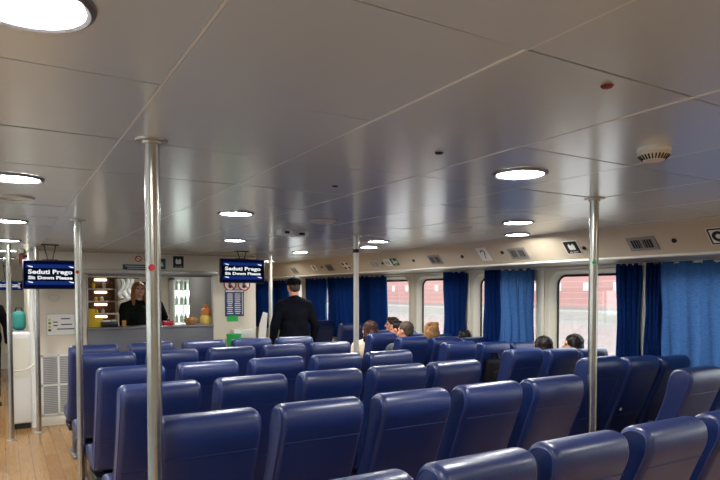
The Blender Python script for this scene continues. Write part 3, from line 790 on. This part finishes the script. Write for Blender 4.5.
# ------------------------------------------------------------------ curtains
def curtain(y0, y1, label, folds, amp=0.028, tie=None, z0=0.80, seed=0, xoff=0.055, layers=1):
    rnd = random.Random(seed); mb = MB(); nu = folds*10; nv = 18; ztop = ZS - .012
    ph = [rnd.uniform(-.6, .6) for _ in range(folds + 2)]
    for ly in range(layers):
        grid = []
        for j in range(nv + 1):
            v = j/nv; row = []
            for i in range(nu + 1):
                u = i/nu
                k = u*folds
                a = amp*(.55 + .6*v)*(.7 + .3*math.sin(k*1.7 + seed))
                x = XW - xoff + ly*.012 + a*math.sin(2*PI*k + ly*1.1 + ph[int(k)]*.0 + .5*math.sin(3*v + seed)) + .006*math.sin(9*v + 4*u)
                c = (y0+y1)/2; sp = 1.0 + .03*math.sin(4*v + seed)
                if tie: sp *= 1 - tie*math.exp(-((v-.62)/.3)**2)
                y = c + (y0 + (y1-y0)*u - c)*sp + .012*math.sin(2*PI*k*2 + v*3 + seed)
                row.append(mb.bm.verts.new((x, y, ztop + (z0-ztop)*v)))
            grid.append(row)
        for j in range(nv):
            for i in range(nu): mb.bm.faces.new((grid[j][i], grid[j][i+1], grid[j+1][i+1], grid[j+1][i]))
    t = tag(empty('curtain', (0, 0, 0)), label, 'curtain', 'blue curtains along the window wall')
    mb.build('cloth', 'curtain_blue', t, sharp=180)
    n = max(2, int((y1-y0)/.12))
    for i in range(n + 1):
        y = y0 + (y1-y0)*i/n
        MB().tube([(XW-.045 + .014*math.cos(a), y, ZS-.022 + .014*math.sin(a)) for a in [2*PI*q/12 for q in range(12)]], .003, 6, closed=True).build('curtain_hook', 'rail_white', t)
    return t
YX = lambda px_, X=XW-.055: on_x(px_, 300, X).y
curtain(2.2, YX(661), 'wide sunlit blue curtain drawn across the nearest window at right', 6, .030, seed=1)
curtain(YX(662), YX(647), 'gathered dark fold of blue curtain beside the nearest sunlit curtain', 4, .035, layers=2, seed=2, xoff=.06)
curtain(YX(640), YX(617), 'narrow dark blue curtain at the right edge of the big window', 4, .034, tie=.12, layers=2, seed=3, xoff=.06)
curtain(YX(534), YX(497), 'wide sunlit blue curtain behind the passengers in the middle of the wall', 5, .034, seed=4)
curtain(YX(500), YX(485), 'dark gathered left part of the middle blue curtain', 4, .034, tie=-.1, layers=2, seed=5, xoff=.065)
curtain(YX(466), YX(443.5), 'slim gathered blue curtain between two clear windows', 4, .034, tie=.1, layers=2, seed=6, xoff=.06)
curtain(YX(385), YX(356.5), 'gathered blue curtain right of the middle pole at the far windows', 6, .034, tie=-.1, layers=2, seed=7)
curtain(YX(355), YX(328), 'blue curtain drawn behind the middle pole', 6, .028, layers=2, seed=8)
curtain(YX(326), YX(306), 'blue curtain right of the person in the cap', 6, .03, layers=2, seed=9)
curtain(YX(289), YX(272), 'dark blue curtain left of the person in the cap', 5, .03, layers=2, seed=10)
curtain(YX(269), min(YX(254), Y1-.1), 'farthest blue curtain beside the kiosk wall', 4, .03, layers=2, seed=11)
def bar(pxa, pxb, py_, label):
    a = on_x(pxa, py_, XW-.10); b = on_x(pxb, py_, XW-.10)
    t = tag(empty('curtain_holder', (a+b)/2), label, 'curtain holder', 'white curtain holders under the soffit')
    d = (b.y-a.y)/2
    MB().tube([(0, -d, 0), (0, d, 0)], .009, 10).build('bar', 'rail_white', t)
    for s in (-1, 1): MB().ball((0, s*d, 0), .013, 2).tube([(0, s*d, 0), (0.05, s*d, 0.0)], .006, 8).build('bracket', 'rail_white', t)
bar(686, 712, 257.5, 'white curtain holder bar over the nearest sunlit curtain')
bar(634, 645, 258.5, 'short white curtain holder over the gap beside the big window curtain')
bar(659, 666, 258.5, 'shortest white curtain holder over the nearest gathered fold')
bar(504, 518, 267, 'white curtain holder bar over the middle sunlit curtain')
bar(528, 535, 266, 'short white curtain holder at the right end of the middle curtain')

# ------------------------------------------------------------------ signs and vents on the soffit
SN = Vector((-.7540, 0, -.6569)).normalized(); SU = Vector((-.6569, 0, .7540)).normalized(); SR = Vector((0, -1, 0))
def soffit_frame(y, down):
    p_ = Vector((XC, y, H)) - SU*down
    m_ = Matrix.Identity(4)
    for i in range(3):
        m_[i][0] = SR[i]; m_[i][1] = SU[i]; m_[i][2] = SN[i]; m_[i][3] = p_[i]
    return m_
def Tm(x=0, y=0, z=0, rz=0): return Matrix.Translation((x, y, z)) @ Matrix.Rotation(rz, 4, 'Z')
def plate(t, w, h, m_, z0=.0005, z1=.003, name='plate', r=.004):
    return MB().prism(rrect(w, h, r, 3), z0, z1).build(name, m_, t, smooth=False)
def flat(t, pts, m_, name, z0=.003, z1=.0042):
    return MB().prism(pts, z0, z1).build(name, m_, t, smooth=False)
def thing_on(mtx, name, label, cat, group=None):
    t = empty(name, mtx=mtx); return tag(t, label, cat, group)
def soffit_vent(y, w, label, light=False, slots=True):
    t = thing_on(soffit_frame(y, .19), 'air_vent', label, 'vent', 'air vents on the sloped panel')
    plate(t, w, .135, 'vent_light' if light else 'vent_grey', .0005, .006, 'frame')
    MB().prism(rrect(w*.72, .082, .003, 3), .006, .0075).build('opening', 'vent_grey' if light else 'slot_dark', t, smooth=False)
    f = MB()
    n = 8
    for k in range(1, n):
        f.prism([(-w*.36 + w*.72*k/n - .002, -.041), (-w*.36 + w*.72*k/n + .002, -.041), (-w*.36 + w*.72*k/n + .002, .041), (-w*.36 + w*.72*k/n - .002, .041)], .0075, .0095)
    f.prism([(-.008, -.041), (.012, -.041), (.012, .041), (-.008, .041)], .0075, .010)
    f.build('louvres', 'vent_light' if light else 'vent_grey', t, smooth=False)
soffit_vent(3.01, .25, 'grey slotted air vent on the sloped panel right of the right pole')
soffit_vent(4.375, .235, 'grey slotted air vent above the middle sunlit curtain')
soffit_vent(5.72, .225, 'grey slotted air vent above the slim curtain')
soffit_vent(7.08, .23, 'pale air vent left of the green exit signs', True)
soffit_vent(8.42, .21, 'dark air vent left of the middle pole on the sloped panel')
soffit_vent(9.75, .21, 'farthest dark air vent on the sloped panel above the cap')
def knob(y, down, label):
    t = thing_on(soffit_frame(y, down), 'air_nozzle', label, 'nozzle', 'round dark nozzles on the sloped panel')
    MB().lathe([(0, .004), (.010, .005), (.013, .010), (.017, .010), (.020, .003), (.021, 0)], n=20).build('rim', 'slot_dark', t)
for y, d, l in ((2.74, .184, 'right of the nearest vent'), (3.575, .189, 'beside the lifejacket sign'), (5.22, .178, 'right of the slim curtain vent'), (6.15, .18, 'right of the green exit signs'), (4.58, .165, 'left of the middle curtain vent'), (6.87, .185, 'left of the green exit signs'), (8.655, .166, 'beside the dark vent left of the middle pole')):
    knob(y, d, 'small dark round nozzle ' + l)
# lifejacket sign
def jacket(t, s, m_='sign_white', z=.003):
    pts = [(-.30, -.25), (-.34, .10), (-.28, .34), (-.14, .40), (-.10, .30), (-.06, .22), (.06, .22), (.10, .30), (.14, .40), (.28, .34), (.34, .10), (.30, -.25)]
    flat(t, [(x*s, y*s) for x, y in pts], m_, 'lifejacket_symbol', z, z + .0012)
t = thing_on(soffit_frame(3.70, .172), 'lifejacket_sign', 'black sign with white lifejacket symbol left of the right pole', 'sign')
plate(t, .160, .150, 'sign_white'); flat(t, [(x, y) for x, y in rrect(.146, .136, .003, 2)], 'sign_black', 'panel', .003, .0036)
jacket(t, .105, z=.0037); text('LIFE', 'word', .016, 'sign_white', t, Tm(-.031, -0.052, .0042)); text('JACKET', 'word', .016, 'sign_white', t, Tm(.022, -0.052, .0042))
# C shaped hook sign
def arc(r0, r1, a0, a1, n=16, cx=0, cy=0):
    o = [(cx + r1*math.cos(R(a0 + (a1-a0)*k/n)), cy + r1*math.sin(R(a0 + (a1-a0)*k/n))) for k in range(n+1)]
    i = [(cx + r0*math.cos(R(a0 + (a1-a0)*k/n)), cy + r0*math.sin(R(a0 + (a1-a0)*k/n))) for k in range(n+1)]
    return o + i[::-1]
t = thing_on(soffit_frame(2.40, .175), 'letter_sign', 'white sign with black framed C symbol at the right photo edge', 'sign')
plate(t, .150, .155, 'sign_white'); MB().prism(rrect(.138, .143, .004, 3), .003, .0036).build('border', 'sign_black', t, smooth=False)
MB().prism(rrect(.112, .117, .004, 3), .0036, .0042).build('field', 'sign_white', t, smooth=False)
flat(t, arc(.022, .048, 50, 310), 'sign_black', 'letter', .0042, .0052)
t = thing_on(soffit_frame(4.86, .170), 'hook_sign', 'white sign with black curved hook symbol above the middle curtain', 'sign')
plate(t, .150, .175, 'sign_white')
flat(t, arc(.022, .034, -60, 180, cx=0, cy=.025), 'sign_black', 'hook_symbol', .003, .0042)
flat(t, [(.010, .0), (.022, .004), (.006, -.055), (-.004, -.052)], 'sign_black', 'stem_symbol', .003, .0042)
# exit double sign
t = thing_on(soffit_frame(6.74, .18), 'exit_sign', 'white sign with small dark figures, left half of the exit pair', 'sign')
plate(t, .150, .118, 'sign_white')
for dx in (-.035, .02): flat(t, circ(.009, 10, dx, .03), 'green_sign', 'figure_head'); flat(t, [(dx-.012, .016), (dx+.012, .016), (dx+.02, -.03), (dx+.006, -.01), (dx-.012, -.045), (dx-.008, -.01)], 'green_sign', 'figure_body')
t = thing_on(soffit_frame(6.575, .178), 'exit_sign', 'green sign with white running figure and arrow, right half of the exit pair', 'sign')
plate(t, .150, .118, 'green_sign')
flat(t, circ(.011, 10, -.02, .032), 'sign_white', 'figure_head'); flat(t, [(-.035, .012), (-.005, .018), (.015, -.005), (.002, -.012), (.012, -.045), (-.004, -.045), (-.018, -.018), (-.045, -.035), (-.045, -.022), (-.026, -.004)], 'sign_white', 'figure_body')
flat(t, [(.02, .01), (.04, .01), (.04, .03), (.065, 0), (.04, -.03), (.04, -.01), (.02, -.01)], 'sign_white', 'arrow')
t = thing_on(soffit_frame(7.87, .18), 'assembly_sign', 'black and white arrow sign beside the middle pole', 'sign')
plate(t, .19, .14, 'sign_white')
for sx, sy in ((-1, 1), (1, 1), (-1, -1), (1, -1)): flat(t, [(sx*.085, sy*.062), (sx*.085, sy*.02), (sx*.045, sy*.012), (sx*.03, sy*.03), (sx*.04, sy*.062)], 'sign_black', 'arrow')
t = thing_on(soffit_frame(8.95, .165), 'small_sign', 'small white sign with dark bar right of the person in the cap', 'sign')
plate(t, .17, .11, 'sign_white'); flat(t, [(-.01, -.04), (.03, -.04), (.03, .04), (-.01, .04)], 'sign_black', 'bar')

# ------------------------------------------------------------------ signs on the kiosk wall (facing the cabin)
def kframe(px_, py_, Y=KY-.001):
    p_ = on_y(px_, py_, Y)
    m_ = Matrix(((1, 0, 0, p_.x), (0, 0, -1, Y), (0, 1, 0, p_.z), (0, 0, 0, 1)))
    return m_
def ksize(xa, xb, py_=290): return on_y(xb, py_, KY).x - on_y(xa, py_, KY).x
PXM = 8.07 / (FPX) * 1.0
t = thing_on(kframe(138.3, 258.8), 'no_smoking_sign', 'round red sign above the kiosk hatch', 'sign')
MB().prism(circ(.040, 28), .0005, .003).build('disc', 'red', t, smooth=False)
flat(t, circ(.027, 24), 'sign_white', 'face', .003, .0036); flat(t, [(-.022, .015), (-.015, .022), (.022, -.015), (.015, -.022)], 'red', 'slash', .0036, .0044)
t = thing_on(kframe(146.5, 259.5), 'small_red_sign', 'tiny red sign half hidden by the left pole', 'sign')
MB().prism(circ(.024, 20), .0005, .003).build('disc', 'red_dark', t, smooth=False)
w = ksize(123, 157, 268)
t = thing_on(kframe(140, 268.3), 'notice_strip', 'slate blue strip notice over the kiosk hatch', 'sign')
plate(t, w, .095, 'sign_slate'); 
for k, yy in enumerate((.025, 0, -.025)): MB().prism(rrect(w*(.86 - .12*k), .007, .001, 1, 0, yy), .003, .0038).build('text_line', 'sign_white', t, smooth=False)
t = thing_on(kframe(162, 264), 'green_sign', 'small green sign peeping out right of the left pole', 'sign')
plate(t, .09, .14, 'green_sign'); flat(t, [(-.02, -.03), (.02, -.03), (.0, .03)], 'sign_white', 'arrow')
t = thing_on(kframe(178.3, 262), 'lifejacket_sign', 'dark sign with white lifejacket symbol right of the left pole', 'sign')
plate(t, .150, .165, 'sign_white'); MB().prism(rrect(.140, .155, .003, 2), .003, .0036).build('panel', 'sign_black', t, smooth=False)
jacket(t, .11, z=.0037)
text('LIFE', 'word', .016, 'sign_white', t, Tm(-.031, -0.062, .0042)); text('JACKET', 'word', .016, 'sign_white', t, Tm(.022, -0.062, .0042))
t = thing_on(kframe(178, 246.5), 'small_plate', 'small grey plate near the ceiling above the lifejacket sign', 'sign')
plate(t, .135, .07, 'vent_grey'); flat(t, [(-.04, -.02), (-.015, -.02), (-.015, .02), (-.04, .02)], 'sign_white', 'mark'); flat(t, [(.015, -.02), (.04, -.02), (.04, .02), (.015, .02)], 'sign_white', 'mark')
# notice with colour keys
w = ksize(47, 76, 324)
t = thing_on(kframe(61, 324.5), 'wall_notice', 'white notice with coloured marks under the left hanging screen', 'notice')
plate(t, w, .265, 'grille_grey'); MB().prism(rrect(w*.94, .245, .004, 3), .003, .0036).build('sheet', 'paper', t, smooth=False)
for k, mm in enumerate(('sign_yellow', 'green', 'sign_yellow', 'slot_dark')): MB().prism(rrect(.030, .026, .002, 2, -w*.39, .06 - .042*k), .0036, .0046).build('colour_mark', mm, t, smooth=False)
for k, (xx, yy, ww) in enumerate(((.05, .07, .10), (.06, .0, .12), (.05, -.055, .19), (-.06, .03, .05), (-.06, -.01, .05))): MB().prism(rrect(ww, .014, .001, 1, xx, yy), .0036, .0044).build('text_line', 'sign_slate' if k != 1 else 'sign_blue', t, smooth=False)
# return air grille
xa_, xb_ = on_y(41, 380, KY).x, on_y(76, 380, KY).x
zt_, zb_ = on_y(43, 355, KY).z, on_y(43, 416, KY).z
t = tag(empty('air_grille', ((xa_+xb_)/2, KY-.001, (zt_+zb_)/2)), 'large pale slatted air grille low on the wall left of the seats', 'grille')
W, Hh = xb_-xa_, zt_-zb_
MB().box((0, -.004, 0), (W, .008, Hh)).build('back_plate', 'vent_grey', t, smooth=False)
g = MB()
n = 34
for k in range(n): g.box((0, -.012, -Hh/2 + Hh*(k+.5)/n), (W-.03, .010, Hh/n*.45), rot=None)
g.build('slats', 'grille_grey', t, smooth=False)
f = MB()
for xx in (-W/2+.012, 0, W/2-.012): f.box((xx, -.014, 0), (.022, .014, Hh))
for zz in (-Hh/2+.012, 0, Hh/2-.012): f.box((0, -.014, zz), (W, .014, .022))
f.build('frame', 'white', t, smooth=False)
# cable loop and dangling plug under the left screen
tag(MB().tube([(.055*math.cos(R(a)), 0, .04*math.sin(R(a))) for a in range(0, 360, 15)], .004, 6, closed=True).build('cable_loop', 'grille_grey', loc=on_y(54, 298, KY-.004)), 'coiled pale cable on the wall under the left screen', 'cable')
# poster and stickers right of the hatch
w = ksize(225, 244, 300)
t = thing_on(kframe(234.5, 303), 'menu_poster', 'blue menu poster with white columns under the right screen', 'poster')
plate(t, w, .37, 'sign_blue', r=.002)
MB().prism(rrect(w*.92, .022, .001, 1, 0, .165), .003, .0038).build('heading', 'sign_white', t, smooth=False)
rnd = random.Random(3)
for cx_ in (-.24, .16):
    for k in range(11): MB().prism(rrect(w*rnd.uniform(.24, .34), .012, .001, 1, w*cx_, .125 - .027*k), .003, .0038).build('text_line', 'sign_white', t, smooth=False)
MB().prism(rrect(w*.06, .30, .001, 1, w*.42, -.01), .003, .0038).build('price_column', 'grille_grey', t, smooth=False)
t = thing_on(kframe(232.5, 318.5, KY-.006), 'green_sticker', 'bright green slip stuck under the blue menu poster', 'sticker'); plate(t, .155, .075, 'green_bright')
for px_, lab in ((228, 'left'), (242, 'right')):
    t = thing_on(kframe(px_+2, 284.5), 'prohibition_sign', 'round red ringed prohibition sign, %s of the two below the right screen' % lab, 'sign', 'prohibition signs under the screen')
    flat(t, circ(.092, 32), 'sign_white', 'face', .0005, .002); MB().prism(arc(.074, .092, 0, 360, 32), .002, .0034).build('ring', 'red', t, smooth=False)
    flat(t, [(-.062, .050), (-.050, .062), (.062, -.050), (.050, -.062)], 'red', 'slash', .0034, .0042)
    flat(t, circ(.018, 12, .0, .02), 'sign_black', 'symbol', .002, .003); flat(t, [(-.03, .0), (.03, .0), (.02, -.05), (-.02, -.05)], 'sign_black', 'symbol', .002, .003)

# ------------------------------------------------------------------ hanging screens
def screen(px0, px1, py0, py1, Y, label):
    a = on_y(px0, py0, Y); b = on_y(px1, py1, Y); W_, H_ = b.x - a.x, a.z - b.z
    t = tag(empty('hanging_screen', mtx=Matrix(((1, 0, 0, (a.x+b.x)/2), (0, 0, -1, Y), (0, 1, 0, (a.z+b.z)/2), (0, 0, 0, 1)))), label, 'screen', 'ceiling hung information screens')
    MB().box((0, 0, -.025), (W_, H_, .05), bev=.006).build('housing', 'black_plastic', t)
    pn = MB().prism(rrect(W_*.965, H_*.93, .002, 1), .0005, .0015).build('display', 'screen_navy', t, smooth=False)
    for s in (1, -1):
        MB().prism(rrect(W_*.88, H_*.13, .002, 1, 0, s*H_*.285), .0015, .0022).build('blue_band', 'screen_blue', pn, smooth=False)
        for q in (-1, 1):
            x_ = q*W_*.37; y_ = s*H_*.265
            MB().prism([(x_-.045*W_, y_+.035*H_), (x_+.05*W_, y_+.01*H_), (x_+.055*W_, y_-.03*H_), (x_-.01*W_, y_-.012*H_)], .0022, .003).build('arrow_mark', 'screen_text', pn, smooth=False)
    MB().prism(rrect(W_*.93, H_*.40, .002, 1, 0, -.01*H_), .0022, .0028).build('dark_band', 'screen_dark', pn, smooth=False)
    MB().prism(rrect(W_*.80, H_*.008, .0002, 1, 0, -.015*H_), .0028, .0032).build('divider', 'screen_blue', pn, smooth=False)
    for line, size, y_, wide in ((('Seduti', 'Prego'), .20, .085, .80), (('Sit', 'Down', 'Please'), .15, -.115, .80)):
        ws = [text(q, 'word', H_*size, 'screen_text', pn, None, 1.35, .0004, H_*.006, 'LEFT', 1.02) for q in line]
        ext = [(min(v.co.x for v in o.data.vertices), max(v.co.x for v in o.data.vertices)) for o in ws]
        gap = H_*size*.45; tot = sum(e[1]-e[0] for e in ext) + gap*(len(ws)-1); k = W_*wide/tot; x_ = -W_*wide/2
        for o, e in zip(ws, ext):
            for v in o.data.vertices: v.co.x = (v.co.x - e[0])*k
            o.matrix_local = Tm(x_, y_*H_, .0032); x_ += (e[1]-e[0]+gap)*k
    zc = H - (a.z+b.z)/2
    br = MB()
    for s in (-.06, .06): br.tube([(s*.3, H_/2-.03, -.04), (s, zc-.003, -.04)], .006, 8)
    br.box((0, zc-.006, -.04), (.18, .010, .06)).box((0, H_/2-.05, -.055), (.16, .12, .012))
    br.build('ceiling_bracket', 'seat_dark', t)
    return t
screen(22, 78, 259.3, 289.2, 7.55, 'left hanging screen reading Seduti Prego above the left aisle')
screen(220.3, 264.8, 258.3, 283.2, 7.45, 'right hanging screen reading Seduti Prego before the kiosk wall')
screen(-9, 23, 281, 290, 10.6, 'farthest hanging screen down the left aisle, cut by the photo edge')

# ------------------------------------------------------------------ left aisle and odds and ends
p = on_y(21.5, 256, 7.95)
t = tag(empty('alarm_bell', p), 'red fire alarm box at the kiosk corner above the left screen', 'alarm')
MB().box((0, 0, -.03), (.055, .06, .13), bev=.008).build('case', 'red_dark', t)
MB().box((0.005, 0, .06), (.04, .05, .05), bev=.006).build('beacon', 'white', t)
MB().box((.032, 0, .05), (.02, .03, .06), bev=.004).build('indicator', 'green_sign', t)
MB().box((.035, .03, .0), (.05, .03, .03)).build('bracket', 'seat_dark', t)
ya = 8.02
xa_, xb_ = on_y(11, 380, ya).x, on_y(32, 380, ya).x
zt_ = on_y(20, 333, ya).z
t = tag(empty('white_cabinet', ((xa_+xb_)/2, ya+.14, 0)), 'white rounded cabinet between two steel poles in the left aisle', 'cabinet')
MB().box((0, 0, .06+(zt_-.06)/2), (xb_-xa_, .26, zt_-.06), bev=.03, seg=3).build('body', 'white', t)
MB().box((0, .0, .03), (xb_-xa_-.04, .22, .06)).build('plinth', 'slot_dark', t, smooth=False)
MB().prism(rrect(xb_-xa_-.05, zt_*.42, .03, 4), 0, .004, Matrix(((1, 0, 0, 0), (0, 0, -1, -.131), (0, 1, 0, zt_*.74), (0, 0, 0, 1)))).build('door_panel', 'cream_trim', t)
a = on_y(13, 371, 7.56); b = on_y(35.5, 363.5, 7.78)
pts = [a.lerp(b, k/10) - Vector((0, 0, .03*math.sin(PI*k/10))) for k in range(11)]
tag(MB().tube(pts, .010, 8).build('barrier_rope', 'cream_trim'), 'pale rope strung between the two aisle poles across the cabinet', 'rope')
ya2 = 9.4
q0, q1 = on_y(12, 309, ya2), on_y(26, 330, ya2)
t = tag(empty('luggage_rack', ((q0.x+q1.x)/2, ya2+.1, 0)), 'grey luggage rack behind the white cabinet in the left aisle', 'rack')
wz = q1.x - q0.x + .02
MB().box((0, 0, q1.z-.02), (wz, .3, .03), bev=.004).build('top_shelf', 'seat_metal', t)
MB().box((0, 0, .5), (wz, .3, .03), bev=.004).build('lower_shelf', 'seat_metal', t)
for sx in (-1, 1):
    for sy in (-1, 1): MB().box((sx*(wz/2-.015), sy*.13, (q1.z-.03)/2), (.025, .025, q1.z-.03)).build('post', 'seat_metal', t, smooth=False)
t = tag(empty('teal_bag', ((q0.x+q1.x)/2, ya2+.1, q1.z-.004)), 'teal bag lying on the luggage rack in the left aisle', 'bag')
hb = q0.z - q1.z
MB().box((0, 0, hb*.45), ((q1.x-q0.x)*1.0, .22, hb*.9), bev=.06, seg=4).build('body', 'teal', t)
MB().tube([(-.05, 0, hb*.8), (-.03, 0, hb*1.05), (.03, 0, hb*1.05), (.05, 0, hb*.8)], .008, 8).build('handle', 'bag_black', t)
# green bin with a white carton by the kiosk wall
p0 = on_y(226, 334, 7.9); p1 = on_y(239, 347, 7.9)
t = tag(empty('green_bin', ((p0.x+p1.x)/2, 7.84, 0)), 'bright green bin before the kiosk wall under the menu poster', 'bin')
w = (p1.x - p0.x)/2
mb = MB(); zt_ = p0.z
m4 = []
mb.lathe([(0, .005), (w*.8, .005), (w*1.05, zt_-.02), (w*1.12, zt_-.02), (w*1.12, zt_), (w*.98, zt_), (w*.74, .02), (0, .02)], n=28)
mb.build('tub', 'green_bright', t)
tag(MB().box((0, 0, .0), (.30, .12, .12), bev=.006).box((0, 0, -.6), (.05, .05, 1.1)).box((0, 0, -1.14), (.24, .14, .02)).build('leaflet_stand', 'white', loc=on_y(243, 333.5, 8.0) ), 'white leaflet stand beside the green bin', 'stand')
# white slanted board in the far passage
q = on_y(263, 335, 8.6)
t = tag(empty('folded_board', (q.x, 8.6, 0)), 'white slanted board leaning near the distant pole', 'board')
MB().prism([(-.10, .75), (.02, .75), (.07, 1.29), (.0, 1.31), (-.06, 1.12)], 0, .02, Matrix(((1, 0, 0, 0), (0, 0, -1, 0), (0, 1, 0, 0), (0, 0, 0, 1)))).build('panel', 'white', t, smooth=False)
MB().box((-.04, .02, .38), (.05, .03, .76)).box((-.04, .02, .012), (.22, .22, .024)).build('stand', 'seat_dark', t, smooth=False)
# backpack on the rear of a window-block seat
q = on_y(494, 372, rowsR[3] - .13)
t = tag(empty('backpack', (4.46, rowsR[3] - .075, q.z - .17)), 'black bag hanging behind a seat of the block by the windows', 'bag')
MB().box((0, 0, .15), (.24, .11, .30), bev=.045, seg=4).build('body', 'bag_black', t)
MB().box((0, -.06, .10), (.17, .05, .16), bev=.02, seg=3).build('pocket', 'bag_black', t)
MB().tube([(-.05, 0, .29), (-.03, .0, .36), (.03, .0, .36), (.05, 0, .29)], .008, 8).build('handle', 'cloth_black', t)
q = on_y(619.5, 409, rowsR[1] - .02)
tag(MB().lathe([(0, .006), (.010, .005), (.014, 0), (0, 0)], n=16, mtx=Matrix.Rotation(R(105), 3, 'X')).build('coat_hook', 'white', loc=(q.x, q.y - .01, q.z)), 'tiny white tag on the back of a window-block seat', 'tag')

# ------------------------------------------------------------------ outside
struct(MB().box((90, 40, -2.0), (168, 420, .1)).build('sea_water', 'water', smooth=False))
struct(MB().box((105, 60, -1.7), (80, 260, 1.6)).build('quay', 'quay', smooth=False))
t = tag(empty('brick_warehouse', (80, 70, -.9)), 'long pale red brick building across the water beyond the windows', 'building')
MB().box((0, 0, 6), (14, 150, 12)).build('wall', 'brick_red', t, smooth=False)
MB().box((0, 0, 12.4), (15, 151, .8)).build('roof', 'slate_roof', t, smooth=False)
MB().box((-7.1, 0, .25), (.3, 150, .5)).build('plinth', 'slate_roof', t, smooth=False)
for fl, z in enumerate((3.4, 7.2)):
    for k in range(22):
        w = MB().box((-7.03, -52 + k*5, z), (.16, 1.0, 1.2)).build('window', 'stone_pale', t, smooth=False)
t = tag(empty('pale_block', (74, 149, -.9)), 'pale building at the far end of the quay', 'building')
MB().box((0, 14, 7), (12, 34, 14)).build('wall', 'stone_pale', t, smooth=False)
MB().box((0, 14, 14.3), (13, 35, .6)).build('roof', 'slate_roof', t, smooth=False)
for k in range(6): MB().box((-6.03, 2 + k*5, 5), (.16, 1.4, 2.0)).build('window', 'sign_slate', t, smooth=False)

# ------------------------------------------------------------------ world and view
w = bpy.data.worlds.new('overcast_sky'); S.world = w; w.use_nodes = True
bg = w.node_tree.nodes['Background']; bg.inputs['Color'].default_value = (0.93, 0.97, 1.0, 1); bg.inputs['Strength'].default_value = 2.6
S.view_settings.view_transform = 'Standard'; S.view_settings.look = 'None'; S.view_settings.gamma = 1.0
S.view_settings.exposure = 0.55; S.view_settings.use_curve_mapping = False
